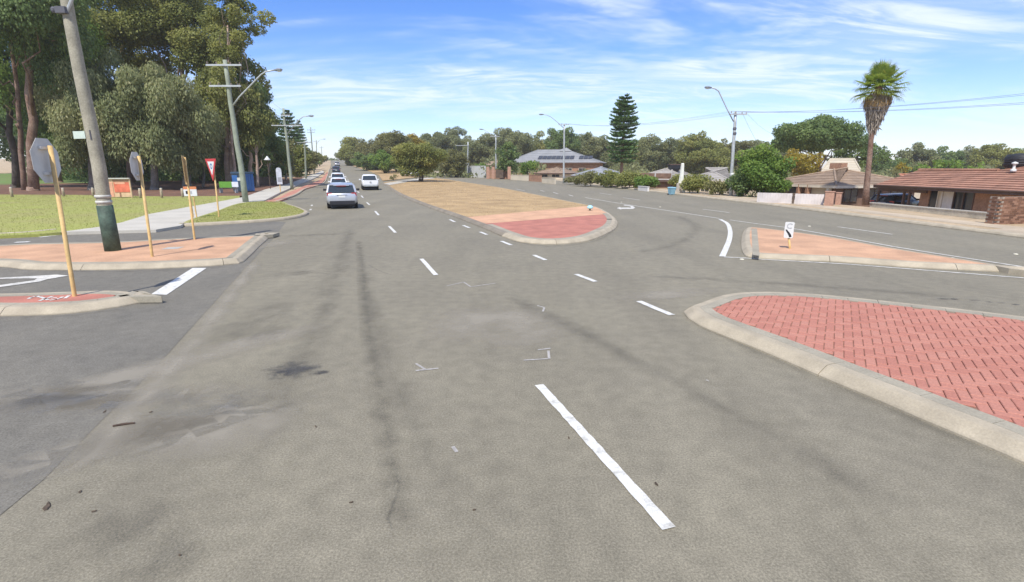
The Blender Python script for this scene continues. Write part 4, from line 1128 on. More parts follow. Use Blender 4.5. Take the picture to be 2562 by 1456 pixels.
# the palm: trunk, skirt of dead fronds, dying fronds and green fans
def palm():
    b = GP(2167, 37.6); root = empty('fan_palm', b, 'tall fan palm with a grey skirt of dead fronds', 'palm tree')
    Y = b.y; r = np.random.default_rng(3)
    def at(px, py): return PT(px, py, Y) - b
    pts = [at(2166, 512), at(2168, 470), at(2172, 430), at(2176, 390), at(2180, 340), at(2192, 270), at(2200, 215)]
    MB().tube(pts, [.25, .20, .175, .165, .16, .16, .16], 12).build('trunk', 'bark_red', root, True)
    top = pts[-1]; sk0 = at(2184, 318)
    # skirt: hanging dead leaves, wide at the top, narrow below
    n = 5200; f = r.random(n) ** 0.9; a = r.uniform(0, 6.283, n)
    rad = 0.20 + 0.60 * f ** 1.1; rad = rad * r.uniform(.8, 1.04, n)
    ax = np.array(sk0)[None] * (1 - f[:, None]) + np.array(at(2199, 240))[None] * f[:, None]
    P = ax + np.stack([np.cos(a) * rad, np.sin(a) * rad, r.normal(size=n) * .1], 1)
    A = np.stack([-np.cos(a) * .25, -np.sin(a) * .25, -np.ones(n)], 1) + r.normal(size=(n, 3)) * .22
    A = unit(A) * r.uniform(.3, .7, (n, 1)); B = unit(np.cross(A, r.normal(size=(n, 3)))) * .038
    leaf_object('skirt', P, A, B, r.normal(.45, .2, n), 'palm_skirt', root)
    def frond(dirv, L, droop, mat, fan, seed, name):
        rr = np.random.default_rng(seed); d = unit(np.array([dirv]))[0]
        tip = np.array(top) + d * L; tip[2] -= droop * L * .5
        Ps, As, Bs = [], [], []
        side = np.cross(d, [0, 0, 1.0]); side /= np.linalg.norm(side) + 1e-9
        upv = np.cross(side, d)
        for k in range(26):
            w = (k / 25 - .5) * 4.1
            v = d * math.cos(w) + side * math.sin(w) + upv * (.18 + .25 * abs(w)) * (0.4 if droop < .6 else -0.2)
            v[2] -= droop * .55 + .25 * abs(w) * droop
            v = v / np.linalg.norm(v) * fan * rr.uniform(.78, 1.1) * (1 - .10 * abs(w))
            Ps.append(tip); As.append(v); Bs.append(np.cross(v / np.linalg.norm(v), upv) * .042)
            Ps.append(tip + v * .82); As.append((v / np.linalg.norm(v) + [0, 0, -.9]) * fan * .3); Bs.append(np.cross(v / np.linalg.norm(v), upv) * .02)
        o = leaf_object(name, np.array(Ps), np.array(As), np.array(Bs), rr.normal(.5, .16, len(Ps)), mat, root, .02)
        mb = MB(); m = (np.array(top) + tip) / 2 + [0, 0, .12]
        mb.tube([tuple(top), tuple(m), tuple(tip)], [.035, .028, .022], 5).build('stalk', mat, o)
    k = 0
    for i in range(40):
        g = i / 39; a = i * 2.39996; el = R(86) - g * R(108)
        frond((math.cos(a) * math.cos(el), math.sin(a) * math.cos(el), math.sin(el)), r.uniform(.75, 1.15), .08 + .40 * g, 'palm_green', r.uniform(.66, .9), 50 + i, 'frond')
    for i in range(26):
        a = i * 2.39996 + .7; el = R(-20 - 45 * (i / 26))
        frond((math.cos(a) * math.cos(el), math.sin(a) * math.cos(el), math.sin(el)), r.uniform(.45, .7), 1.0, 'palm_dead', .72, 150 + i, 'dead_frond')
palm()
def spiky(label, px, py, top, n, seed):
    b = U(px, py); root = empty('spiky_plant', b, label, 'garden plant'); r = np.random.default_rng(seed)
    h = ZT(b.y, top) - b.z
    P, A, B = [], [], []
    mb = MB()
    for k in range(n):
        x, y, z = r.normal() * .25, r.normal() * .2, h * r.uniform(.35, .75)
        mb.tube([(x * .3, y * .3, 0), (x, y, z)], [.05, .035], 6)
        for i in range(46):
            d = unit(r.normal(size=(1, 3)))[0]; d[2] = abs(d[2]) * 1.1 - .2; d /= np.linalg.norm(d)
            P.append((x, y, z)); A.append(d * r.uniform(.35, .62)); B.append(np.cross(d, [.1, .2, 1]) * .028)
    mb.build('stem', 'bark_grey', root); leaf_object('leaves', np.array(P), np.array(A), np.array(B), r.normal(.6, .15, len(P)), 'palm_green', root, .03)
spiky('tall yucca left of the brick pier wall', 2478, 530, 452, 2, 1)
spiky('taller yucca rising behind the brick wall', 2540, 534, 430, 4, 2)
spiky('short yucca at the right edge behind the brick wall', 2556, 530, 462, 3, 4)

# grass, as blades that no one could count
def blades(name, label, poly, n, mat, h, z0, seed, parent=None, near=None):
    r = np.random.default_rng(seed); xs = [p[0] for p in poly]; ys = [p[1] for p in poly]
    pts = []
    while len(pts) < n:
        x, y = r.uniform(min(xs), max(xs)), r.uniform(min(ys), max(ys))
        if abs(x) > y * 1.03: continue
        if inside((x, y), poly): pts.append((x, y, H(x, y) + z0))
    P = np.array(pts); A = unit(r.normal(size=(n, 3)) * .45 + [0, 0, 1]) * r.uniform(.5, 1.3, (n, 1)) * h
    B = unit(np.cross(A, r.normal(size=(n, 3)))) * h * .16
    o = leaf_object(name, P, A, B, r.normal(.5, .22, n), mat, None)
    tag(o, label, None, None, 'stuff'); return o
blades('grass', 'short green grass of the corner verge', inset(lnE, noE := normals(lnE, True), .15), 11000, 'grass_blade', .05, .125, 1)
blades('grass', 'short green grass of the corner lawn', lawnF, 15000, 'grass_blade', .055, .11, 2)
blades('grass', 'dry straw grass of the median', dry, 22000, 'dry_blade', .055, .135, 3)

# undergrowth of the far wood, one mass under the belt of trees
def undergrowth():
    r = np.random.default_rng(77); n = 26000
    px = r.uniform(1050, 2640, n); t = r.uniform(108, 205, n)
    t = np.where(px > 2180, t * .85 + 6, t)
    P = np.array([GP(a, b) for a, b in zip(px, t)])
    P[:, 2] += r.random(n) ** 1.3 * (2.2 + 1.6 * np.sin(px * .021) + 1.0 * np.sin(px * .057))
    A = unit(r.normal(size=(n, 3)) + [0, -.2, .5]) * r.uniform(.6, 1.3, (n, 1)) * .75
    B = unit(np.cross(A, r.normal(size=(n, 3)))) * .26
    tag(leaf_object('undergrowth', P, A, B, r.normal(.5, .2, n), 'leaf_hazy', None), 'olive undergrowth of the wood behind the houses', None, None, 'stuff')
undergrowth()

def understorey():
    r = np.random.default_rng(78); n = 16000
    px = r.uniform(75, 700, n); t = r.uniform(84, 112, n)
    P = np.array([GP(a, b) for a, b in zip(px, t)])
    P[:, 2] += r.random(n) ** 1.2 * (3.0 + 1.4 * np.sin(px * .05) + 1.0 * np.sin(px * .021 + 1))
    A = unit(r.normal(size=(n, 3)) + [0, -.2, .3]) * r.uniform(.6, 1.3, (n, 1)) * .6
    B = unit(np.cross(A, r.normal(size=(n, 3)))) * .2
    tag(leaf_object('undergrowth', P, A, B, r.normal(.4, .2, n), 'leaf_dark', None), 'dark undergrowth in the shade behind the grove', None, None, 'stuff')
understorey()
# ------------------------------------------------------------------ signs, poles and street furniture
def post_between(root, base, bpx, tpx, r, mat, name='post', extra=0.0, n=10):
    """a post from its foot to the pixel of its top, upright save for the lean the photograph shows"""
    top = PT(tpx[0], tpx[1], base.y) - base
    top = top * (1 + extra)
    MB().tube([(0, 0, -.15), (0, 0, 0.02), top], [r, r, r], n).build(name, mat, root, True)
    return top
def frame_mat(origin, normal, up=Vector((0, 0, 1))):
    n = Vector(normal).normalized(); x = up.cross(n).normalized(); u = n.cross(x)
    m = Matrix((( x.x, u.x, n.x, origin[0]), (x.y, u.y, n.y, origin[1]), (x.z, u.z, n.z, origin[2]), (0, 0, 0, 1))); return m
def octagon(r): return [(r * math.cos(R(22.5 + 45 * k)), r * math.sin(R(22.5 + 45 * k))) for k in range(8)]
def stop_sign(label, bpx, tpx, cpx, size, nrm):
    b = U(*bpx, .135); b = Vector((b.x, b.y, b.z + .13)); root = empty('octagonal_sign', b, label, 'road sign', group='octagonal signs seen from behind')
    top = post_between(root, b, bpx, tpx, .037, 'post_yellow')
    c = PT(cpx[0], cpx[1], b.y) - b; n = Vector(nrm).normalized(); c = c + n * .062
    MB().prism(octagon(size), .004, frame_mat(c, n)).build('sign_plate', 'sign_back', root)
    MB().prism(octagon(size * .985), .002, frame_mat(c + n * .0045, n)).build('sign_face', 'sign_red', root)
    up = frame_mat(c - n * .022, n)
    for dz in (-.22, .22): MB().box((0, dz, 0), (.32, .05, .035), 0, up).build('bracket', 'sign_back', root)
stop_sign('large octagonal sign seen from behind on the narrow red island', (187, 741), (125, 364), (126, 402), .415, (-.97, -.22, 0))
stop_sign('smaller octagonal sign seen from behind on the orange island', (381, 642), (347, 390), (349, 416), .395, (-.97, -.25, 0))
# thin sign seen edge on
b = U(487, 599, .135); b.z += .13; root = empty('edge_on_sign', b, 'yellow post with a sign plate seen edge on, at the back of the orange island', 'road sign')
top = post_between(root, b, None, (462, 393), .035, 'post_yellow')
n = Vector((-.83, .35, 0)).normalized(); d = Vector((b.x, b.y, 0)).normalized(); pn = Vector((-d.y, d.x, 0)); pn = (pn + d * .12).normalized()
MB().box((0, 0, 0), (.55, .85, .006), 0, frame_mat(top * .86 + pn * .045, pn)).build('sign_plate', 'post_yellow', root)
MB().box((0, 0, 0), (.20, .12, .05), 0, frame_mat(top * .70 + pn * .03, pn)).build('bracket', 'post_yellow', root)
# give way sign with the roundabout symbol
b = U(548, 543, .12); b.z += .12; root = empty('give_way_sign', b, 'red bordered triangle sign with a blue ring symbol on a yellow post', 'road sign')
top = post_between(root, b, None, (533, 402), .036, 'post_yellow')
v = Vector((-b.x, -b.y, 0)).normalized(); nrm = Matrix.Rotation(R(-68), 3, 'Z') @ v
c = PT(532, 421, b.y) - b; fm = frame_mat(c + nrm * .05, nrm)
def tri(h): return [(-h * .577, h * .42), (0, -h * .58), (h * .577, h * .42)]
MB().prism(list(reversed(tri(1.08))), .004, fm).build('sign_plate', 'sign_red', root)
MB().prism(list(reversed(tri(.66))), .004, fm @ Matrix.Translation((0, .045, .004))).build('sign_face', 'sign_white', root)
for k in range(3):
    a0 = R(90 + 120 * k); ring = MB(); pts = []
    arc = [a0 + R(88) * i / 6 for i in range(7)]
    poly = [(.135 * math.cos(a), .135 * math.sin(a)) for a in arc] + [(.075 * math.cos(a), .075 * math.sin(a)) for a in reversed(arc)]
    ring.prism(poly, .003, fm @ Matrix.Translation((0, .10, .0085)))
    e = arc[-1]
    ring.prism([(.16 * math.cos(e), .16 * math.sin(e)), (.105 * math.cos(e + .45), .105 * math.sin(e + .45)), (.05 * math.cos(e), .05 * math.sin(e))], .003, fm @ Matrix.Translation((0, .10, .012)))
    ring.build('ring_arrow', 'sign_blue', root)
# small notice on two posts
b = U(484, 545, .1); b.z += .11; root = empty('small_notice', b, 'small white notice with an orange header on two yellow posts', 'sign')
for dx in (0, .16): MB().tube([(dx, dx * .1, -.1), (dx - .02, 0, 1.05)], .032, 8).build('post', 'post_yellow', root)
nb = Vector((.06, -.05, 1.28)); fm = frame_mat(nb, Vector((.12, -1, 0)))
MB().box((0, -.06, 0), (.60, .32, .03), 0, fm).build('panel', 'sign_white', root)
MB().box((0, .165, 0), (.60, .13, .032), 0, fm).build('header', 'notice_orange', root)
for dx in (-.15, .03): MB().box((dx, -.05, .017), (.11, .15, .006), 0, fm).build('symbol', 'sign_black' if dx < 0 else 'sign_faded', root)
# the arrow sign on the right
b = U(1976, 622, .13); b.z += .135; root = empty('arrow_sign', b, 'white rectangular sign with a black slanting arrow on a short yellow post', 'road sign')
Y = b.y; top = post_between(root, b, None, (1973, 590), .032, 'post_yellow')
nrm = Vector((-b.x * .55, -b.y, 0)).normalized(); c = PT(1973.5, 575, Y) - b
w, h = .25, .48
fm = frame_mat(c + nrm * .04, nrm)
def rrect(w, h, r, k=4):
    out = []
    for cx, cy, a in ((w / 2 - r, h / 2 - r, 0), (-w / 2 + r, h / 2 - r, 90), (-w / 2 + r, -h / 2 + r, 180), (w / 2 - r, -h / 2 + r, 270)):
        for i in range(k + 1): out.append((cx + r * math.cos(R(a + 90 * i / k)), cy + r * math.sin(R(a + 90 * i / k))))
    return out
MB().prism(rrect(w, h, .04), .006, fm).build('sign_plate', 'sign_white', root)
MB().prism([(-.125, .02), (-.055, .01), (-.06, -.005), (.02, -.09), (.08, -.17), (.115, -.25), (.075, -.275), (.03, -.275), (-.0, -.20), (-.05, -.12), (-.11, -.03)], .004, fm @ Matrix.Translation((0, 0, .0062)) @ Matrix.Scale(.78, 4)).build('arrow', 'sign_black', root)
arc = [R(40 + 270 * i / 14) for i in range(15)]
MB().prism([(.115 * math.cos(a) + .02, .105 * math.sin(a) + .15) for a in arc] + [(.075 * math.cos(a) + .02, .065 * math.sin(a) + .15) for a in reversed(arc)], .004, fm @ Matrix.Translation((0, 0, .0062)) @ Matrix.Scale(.78, 4)).build('faded_ring', 'sign_faded', root)
MB().box((0, 0, -.02), (.14, .10, .02), 0, fm).build('bracket', 'post_yellow', root)
# paint scrawl on the narrow island
def scrawl(strokes, w, z, mat, parent, name):
    for pts in strokes:
        g = UZ(pts, z)
        for a, b in zip(g, g[1:]):
            a, b = Vector(a), Vector(b); d = (b - a).normalized(); n = Vector((-d.y, d.x)) * w / 2; a = a - d * w * .3; b = b + d * w * .3
            sheet(name, [a + n, a - n, b - n, b + n], z + .003, mat, parent)
scrawl([[(92, 741), (78, 744), (72, 747)], [(92, 741), (99, 743)], [(100, 752), (118, 746), (130, 742)], [(100, 743), (112, 747), (120, 750)], [(127, 751), (140, 749), (150, 746), (156, 743)], [(131, 746), (140, 745)], [(163, 746), (172, 740)]], .055, .138, 'paint_white', islC, 'paint_scrawl')
# pit cover and sleeve details on the orange island
struct_cover = sheet('pit_cover', UZ([(402, 624), (444, 622.5), (462, 617), (420, 618.5)], .137), .1385, 'cover', islB)

# utility poles
def utility_pole(label, base, toppx, r0, r1, mat, arms=(), lamp=None, sleeve=None, above=0.0, group='utility poles'):
    root = empty('utility_pole', base, label, 'utility pole', group=group)
    top = PT(toppx[0], toppx[1], base.y) - base
    full = top * (1 + above); k = 7; rs_ = np.random.default_rng(int(abs(base.x) * 50))
    MB().tube([full * (i / k) + Vector((rs_.normal() * .02, rs_.normal() * .02, 0)) * (0 < i < k) - Vector((0, 0, .2 if i == 0 else 0)) for i in range(k + 1)], [r0 + (r1 - r0) * i / k for i in range(k + 1)], 14).build('pole', mat, root, True)
    ends = []
    for (xa, ya), (xb, yb) in arms:
        a, c = PT(xa, ya, base.y) - base, PT(xb, yb, base.y) - base
        off = Vector((0, -(r1 + .05), 0))
        mb = MB(); d = (c - a); m = frame_mat((a + c) / 2 + off, Vector((0, -1, 0)))
        mb.box((0, 0, 0), (d.length, .11, .09), 0, m).build('cross_arm', 'galv', root)
        for f in (.04, .3, .7, .96):
            p = a.lerp(c, f) + off
            MB().lathe([(.02, .05), (.05, .08), (.035, .12), (.05, .15), (.02, .2)], 8, Matrix.Translation(p)).build('insulator', 'ceramic', root)
            ends.append(base + p + Vector((0, 0, .2)))
    if lamp:
        pts = [PT(x, y, base.y) - base for x, y in lamp['arm']]
        for i, p in enumerate(pts): p.y -= lamp.get('fwd', 0.0) * i / (len(pts) - 1)
        MB().tube(pts, [.05] * len(pts), 8).build('lamp_arm', 'galv', root, True)
        e = pts[-1]; d = (pts[-1] - pts[-2]).normalized(); d.z *= .2; d.normalize(); L = lamp.get('len', .8)
        hd = MB(); x = d; y = Vector((0, 0, 1)).cross(x).normalized(); z = x.cross(y)
        rings = []
        for f, w, h in ((0, .07, .05), (.15, .11, .08), (.5, .17, .11), (.85, .15, .09), (1, .06, .04)):
            rings.append([e + x * (L * f) + y * (w * math.cos(R(a))) + z * (h * math.sin(R(a))) for a in range(0, 360, 30)])
        hd.loft(rings); h = hd.build('lamp_head', 'lamp_shell', root, True)
        rings = [[e + x * (L * f) - z * (.05) + y * (w * math.cos(R(a))) + z * (hh * math.sin(R(a))) for a in range(0, 360, 30)] for f, w, hh in ((.3, .05, .03), (.45, .13, .09), (.8, .12, .08), (.95, .04, .03))]
        MB().loft(rings).build('lamp_lens', 'lamp_glass', h, True)
    if sleeve:
        h = sleeve
        d = top.normalized()
        MB().tube([Vector((0, 0, 0)), d * h * .5, d * h], [r0 + .02, r0 + .016, r0 + .012], 16).build('sleeve', 'sleeve_green', root, True)
        for zz in (h + .06, h + .22): MB().tube([d * zz, d * (zz + .08)], r0 + .012, 16).build('band', 'band_grey', root, True)
    return root, ends, top
b = U(283, 627, .13); b.z += .13
p1, e1, top1 = utility_pole('large weathered timber pole leaning left on the orange island, green sleeve at its foot', b, (165, 0), .188, .122, 'pole_wood', sleeve=1.32, above=.28)
# street name plate, fittings and stay near its top
n = Vector((-.25, -1, 0)).normalized(); c = PT(211, 338, b.y) - b
MB().box((-.05, 0, 0), (.42, .2, .012), 0, frame_mat(c + n * .10, n)).build('name_plate', 'sign_pale_green', p1)
c = PT(237, 338, b.y) - b; MB().tube([c + Vector((0, -.15, -.13)), c + Vector((0, -.15, .13))], .02, 6).build('clamp', 'wire', p1)
c = PT(168, 30, b.y) - b
MB().box((0, 0, 0), (.26, .16, .18), 0, frame_mat(c + Vector((.0, -.15, 0)), Vector((0, -1, 0)))).build('bracket', 'wire', p1)
MB().lathe([(.05, 0), (.07, .04), (.07, .10), (.04, .14)], 10, Matrix.Translation(c + Vector((-.24, -.12, -.05)))).build('fitting', 'wire', p1)
arm = [PT(176, 36, b.y) - b, PT(190, 0, b.y) - b, PT(206, -40, b.y) - b]; MB().tube([q + Vector((0, -.12, 0)) for q in arm], .04, 8).build('lamp_arm', 'galv', p1)
b = U(615, 505, .12); b.z += .11
p2, e2, _ = utility_pole('pale green pole with two cross arms and a lamp, beside the corner verge', b, (562, 150), .21, .13, 'pole_green', arms=[((519, 163), (607, 165)), ((527, 214), (606, 218))], lamp=dict(arm=[(581, 266), (600, 242), (655, 187), (668, 180), (690, 176.5)], len=.55, fwd=.2))
c = PT(601, 452, b.y) - b; MB().tube([c, c + Vector((-.01, 0, .22))], .185, 14).build('band', 'band_grey', p2)
b = GP(731, 62.5)
p3, e3, _ = utility_pole('third pole with wide cross arm and lamp, where the red paving bends', b, (709, 271), .2, .13, 'pole_green', arms=[((704, 289), (727, 289)), ((681, 313.5), (755, 314.5))], lamp=dict(arm=[(718, 336), (748, 300), (758, 292), (772, 290)], len=.6))
b = GP(766, 98)
p4, e4, _ = utility_pole('fourth pole with a single cross arm among the street trees', b, (762, 352), .2, .13, 'pole_green', arms=[((742, 356.5), (780, 357))])
b = GP(786, 128)
p5, e5, _ = utility_pole('thin distant pole with two short cross arms above the street trees', b, (777, 318), .17, .12, 'pole_green', arms=[((769, 325.5), (789, 325.5)), ((770, 331.5), (788, 331.5))])
b = GP(794, 175)
p6, e6, _ = utility_pole('very distant pole with a lamp near the crest', b, (791, 350), .17, .12, 'pole_green', arms=[((784, 354), (798, 354))], lamp=dict(arm=[(791, 362), (800, 350), (808, 348)], len=.9))
b = GP(806, 240)
p7, e7, _ = utility_pole('farthest pole, a hairline at the crest of the road', b, (804, 366), .17, .12, 'pole_green', arms=[((799, 369), (810, 369))])
b = U(1828, 490, .12); b.z += .11
q1, f1, _ = utility_pole('grey pole with cross arm and curved lamp, at the kerb on the right', b, (1840, 279), .16, .115, 'galv', arms=[((1826, 284.5), (1866, 288))], lamp=dict(arm=[(1835, 304), (1819, 274.5), (1802, 240), (1796, 229), (1787, 223.5), (1777, 220.8)], len=.62, fwd=.3))
MB().lathe([(.03, -.16), (.16, -.1), (.19, 0), (.16, .1), (.03, .16)], 12, Matrix.Translation(PT(1831.5, 436, b.y) - b)).build('meter_box', 'sign_white', q1)
for yy in (322, 334): MB().lathe([(.13, -.12), (.16, 0), (.13, .12)], 10, Matrix.Translation(PT(1838, yy, b.y) - b)).build('clamp', 'wire', q1)
b = GP(1410, 84)
q2, f2, _ = utility_pole('lamp pole in front of the slate roofed building', b, (1412, 310), .16, .12, 'galv', arms=[((1397, 312), (1424, 312.5))], lamp=dict(arm=[(1410, 320), (1395, 306), (1379, 293), (1368, 288), (1360, 286.8)], len=.75, fwd=.3))
b = GP(1241, 108)
q3, f3, _ = utility_pole('pole with a short cross arm beside the brick gate piers', b, (1240.5, 338), .16, .12, 'galv', arms=[((1226.8, 341), (1250, 341.5))], lamp=dict(arm=[(1238, 348), (1222, 331), (1210, 324)], len=.9))
b = GP(1169.5, 116)
q4, f4, _ = utility_pole('plain grey pole at the end of the grey metal fence', b, (1171, 355), .16, .13, 'galv', arms=[((1140, 362), (1172, 366))])
# the wires between them
def wire(a, c, sag, label, group, r=.008):
    a, c = Vector(a), Vector(c); k = 14; pts = []
    for i in range(k + 1):
        t = i / k; p = a.lerp(c, t) - a; p.z -= sag * 4 * t * (1 - t); pts.append(p)
    o = MB().tube(pts, r, 5, cap=False).build('power_line', 'wire', None, loc=a); tag(o, label, 'power line', group)
for i, (a, c) in enumerate(zip((e2[0], e2[3], e2[4], e2[7]), (e3[0], e3[3], e3[4], e3[7]))):
    wire(a, c, .6, 'power line from the pale green pole to the third pole, ' + ('outer upper arm', 'inner upper arm', 'outer lower arm', 'inner lower arm')[i], 'power lines along the left side')
for i in (4, 7): wire(e3[i], e4[0 if i == 4 else 3], .6, 'power line from the third pole to the fourth, ' + ('left end' if i == 4 else 'right end') + ' of the wide arm', 'power lines along the left side')
far = PT(2900, 236, 24); far2_ = PT(2900, 214, 24)
for i in range(4):
    wire(f1[i], (far2_ if i > 1 else far) + Vector((.0, .3 * i, .12 * i)), .35, 'power line running right from the grey kerb pole, ' + ('lowest', 'second lowest', 'second highest', 'highest')[i], 'power lines on the right', .008)
    wire(f1[i], f2[i], .7, 'power line from kerb pole to slate roof lamp pole, ' + ('left', 'inner left', 'inner right', 'right')[i] + ' end of the arms', 'power lines on the right', .006)
wire(f1[3], PT(1935, 336, 62), .25, 'service line dropping steeply from the kerb pole to the pine', 'service lines', .008)
wire(f1[2], PT(1905, 372, 47), .15, 'service line dropping to the bushy green tree', 'service lines', .008)

# white pillar, bins and small things by the road on the right
b = U(1702, 482, .12); b.z += .11; root = empty('white_pillar', b, 'white tapered pillar on a cream block at the roadside', 'pillar', R(12))
MB().box((-.13, 0, .47), (.36, .55, .95)).build('block', 'fascia_cream', root)
MB().box((.20, -.02, .49), (.30, .58, 1.02)).build('meter_cabinet', 'pillar_white', root)
MB().loft([[(-.19, -.17, .95), (.17, -.17, .95), (.17, .17, .95), (-.19, .17, .95)], [(-.12, -.12, 1.9), (.15, -.12, 1.9), (.15, .12, 1.9), (-.12, .12, 1.9)], [(-.09, -.10, 2.80), (.14, -.10, 2.80), (.14, .10, 2.80), (-.09, .10, 2.80)], [(-.05, -.06, 2.86), (.10, -.06, 2.86), (.10, .06, 2.86), (-.05, .06, 2.86)]]).build('shaft', 'pillar_white', root)
b = U(1680, 485, .1); root = empty('blue_bin', b, 'pale blue bin left of the white pillar', 'bin', R(20)); root.scale = (.85, .85, .75)
MB().loft([[(-.24, -.24, .08), (.24, -.24, .08), (.24, .24, .08), (-.24, .24, .08)], [(-.33, -.33, .86), (.33, -.33, .86), (.33, .33, .86), (-.33, .33, .86)]]).build('body', 'bin_blue', root)
MB().loft([[(-.36, -.37, .86), (.36, -.37, .86), (.36, .36, .86), (-.36, .36, .86)], [(-.30, -.30, .97), (.30, -.30, .97), (.30, .30, 1.0), (-.30, .30, 1.0)]]).build('lid', 'bin_blue', root)
for x in (-.26, .26): MB().tube([(x - .04, .26, .1), (x + .04, .26, .1)], .1, 12).build('wheel', 'tyre', root)
b = U(1531, 464, .12); root = empty('letter_box', b, 'white topped letter box in front of the hedge', 'letter box')
MB().box((0, 0, .35), (.34, .28, .7)).build('stand', 'fascia_brown', root)
MB().loft([[(-.28, -.2, .7), (.28, -.2, .7), (.28, .2, .7), (-.28, .2, .7)], [(-.28, -.2, .95), (.28, -.2, .95), (.28, .2, .95), (-.28, .2, .95)], [(-.1, -.2, 1.1), (.1, -.2, 1.1), (.1, .2, 1.1), (-.1, .2, 1.1)]]).build('box', 'sign_white', root)
MB().box((0, -.203, .84), (.22, .01, .04)).build('slot', 'sign_black', root)
b = U(1476, 527, .13); b.z += .137; root = empty('blue_marker', b, 'small pale blue domed marker on the paved median nose', 'marker')
MB().tube([(0, 0, -.03), (0, 0, .13)], .05, 10).build('stub', 'wire', root)
MB().lathe([(.03, .10), (.15, .12), (.175, .17), (.15, .24), (.08, .29), (.02, .30)], 16).build('dome', 'cap_blue', root, True)

# things on the left: notice board, logs, shelter, bench, totem, lamp
b = U(301, 495, .1); b.z += .11; Y = b.y; root = empty('notice_board', b, 'square notice board with a red orange poster on the lawn edge', 'notice board')
fm = frame_mat(Vector((0, 0, 0)), Vector((.18, -1, 0)))
hh = ZT(Y, 445) - b.z; w = 1.78
MB().box((0, hh / 2 + .02, -.05), (w, hh - .08, .06), 0, fm).build('back_panel', 'board_beige', root)
MB().box((0, hh - .045, .0), (w + .06, .09, .22), 0, fm).build('top_rail', 'band_grey', root)
MB().box((.25, hh * .53, .0), (w * .64, hh * .50, .02), 0, fm).build('poster', 'board_red', root)
MB().box((.14, hh * .74, .013), (w * .42, hh * .10, .012), 0, fm).build('poster_strip', 'board_pink', root)
MB().box((.24, hh * .86, .0), (w * .68, hh * .09, .03), 0, fm).build('header', 'board_brown', root)
MB().box((-.60, hh * .42, .0), (w * .22, hh * .74, .02), 0, fm).build('side_notice', 'board_pink', root)
MB().box((.05, hh * .14, .0), (.09, hh * .24, .03), 0, fm).build('leg', 'board_brown', root)
for s in (-1, 1): MB().box((s * (w / 2 - .02), hh / 2, -.05), (.09, hh, .12), 0, fm).build('post', 'board_beige', root)
for i, (px, py, h) in enumerate(((31, 493, .8), (160, 491.5, .7), (234, 491.5, .72), (352, 495.5, .75), (405.5, 495.5, .78), (457.5, 493.5, .7))):
    b = U(px, py, .1); b.z += .1
    root = empty('log_bollard', b, ('short log bollard nearest the left edge of the lawn', 'short log bollard behind the large octagonal sign', 'short log bollard just left of the leaning timber pole', 'short log bollard behind the smaller octagonal sign post', 'short log bollard between the smaller octagonal sign and the edge-on sign', 'short log bollard just left of the edge-on sign')[i], 'bollard', group='log bollards along the lawn edge')
    MB().tube([(0, 0, -.1), (0, 0, h * .5), (.02, 0, h)], [.10, .10, .095], 10).build('log', 'log', root, True)
    MB().lathe([(.096, 0), (.08, .03), (.01, .04)], 10, Matrix.Translation((.02, 0, h - .005))).build('cap', 'band_grey', root)
# low rails among the mulch
for a, c, lb in (((590, 470), (690, 463), 'dark paling fence between the shelter and the totem'),):
    A_, B_ = U(*a), U(*c); root = empty('paling_fence', A_, lb, 'fence'); d = B_ - A_; L = d.length; k = int(L / .35)
    for i in range(k):
        p = d * (i / k); hgt = 1.25 + random.uniform(-.04, .04)
        MB().box((p.x, p.y, p.z + hgt / 2), (.30, .03, hgt), math.atan2(d.y, d.x)).build('paling', 'fence_timber', root)
    for z in (.35, 1.0): MB().tube([Vector((0, .05, z)), d + Vector((0, .05, z))], .04, 4).build('rail', 'fence_timber', root)
b = GP(612, 52.8); b.z += .12; root = empty('bus_shelter', b, 'dark blue box shaped shelter behind the pale green pole', 'shelter', R(-24))
hh = ZT(b.y, 432) - b.z
MB().box((0, 0, hh / 2), (1.5, 1.3, hh - .1)).build('body', 'shelter_dark', root)
for k in range(5): MB().box((-.6 + .3 * k, -.665, hh / 2), (.27, .03, hh - .25)).build('front_panel', 'shelter_dark', root)
for k in range(4): MB().box((.765, -.48 + .32 * k, hh / 2), (.03, .29, hh - .22)).build('side_panel', 'shelter_blue', root)
MB().loft([[(-.85, -.75, hh - .08), (.85, -.75, hh - .08), (.85, .75, hh - .08), (-.85, .75, hh - .08)], [(-.8, -.7, hh + .1), (.8, -.7, hh + .1), (.8, .7, hh + .1), (-.8, .7, hh + .1)]]).build('roof', 'shelter_dark', root)
MB().box((-.3, -.70, hh * .62), (.8, .02, hh * .5)).build('window', 'shelter_blue', root)
b = GP(574, 50.5); b.z += .12; root = empty('bench', b, 'bench with a green and white advertising backrest left of the blue shelter', 'bench', R(-6))
MB().box((-.28, 0, .80), (1.32, .05, .58)).build('green_panel', 'panel_green', root)
MB().box((.72, 0, .82), (.66, .05, .5)).build('white_panel', 'panel_white', root)
for i in range(3): MB().box((.1, -.14 - .12 * i, .47), (1.95, .10, .04)).build('seat_slat', 'fence_timber', root)
for x in (-.75, .85):
    MB().box((x, -.1, .24), (.07, .4, .46)).build('leg', 'galv', root)
    MB().tube([(x, .02, 0), (x, .04, .9)], .03, 6).build('upright', 'galv', root)
b = U(702, 480, .12); b.z += .12; Y = b.y; root = empty('bus_stop_totem', b, 'white blade shaped bus stop totem by the kerb', 'bus stop sign', R(38))
z0, z1 = ZT(Y, 461) - b.z, ZT(Y, 419) - b.z
MB().tube([(0, 0, -.1), (0, 0, z0 + .1)], .05, 8).build('post', 'post_yellow', root)
MB().prism([(-.25, z0), (.25, z0), (.25, z1 - .25), (.17, z1 - .06), (0, z1), (-.17, z1 - .06), (-.25, z1 - .25)], .09, Matrix.Rotation(math.pi / 2, 4, 'X')).build('blade', 'panel_white', root)
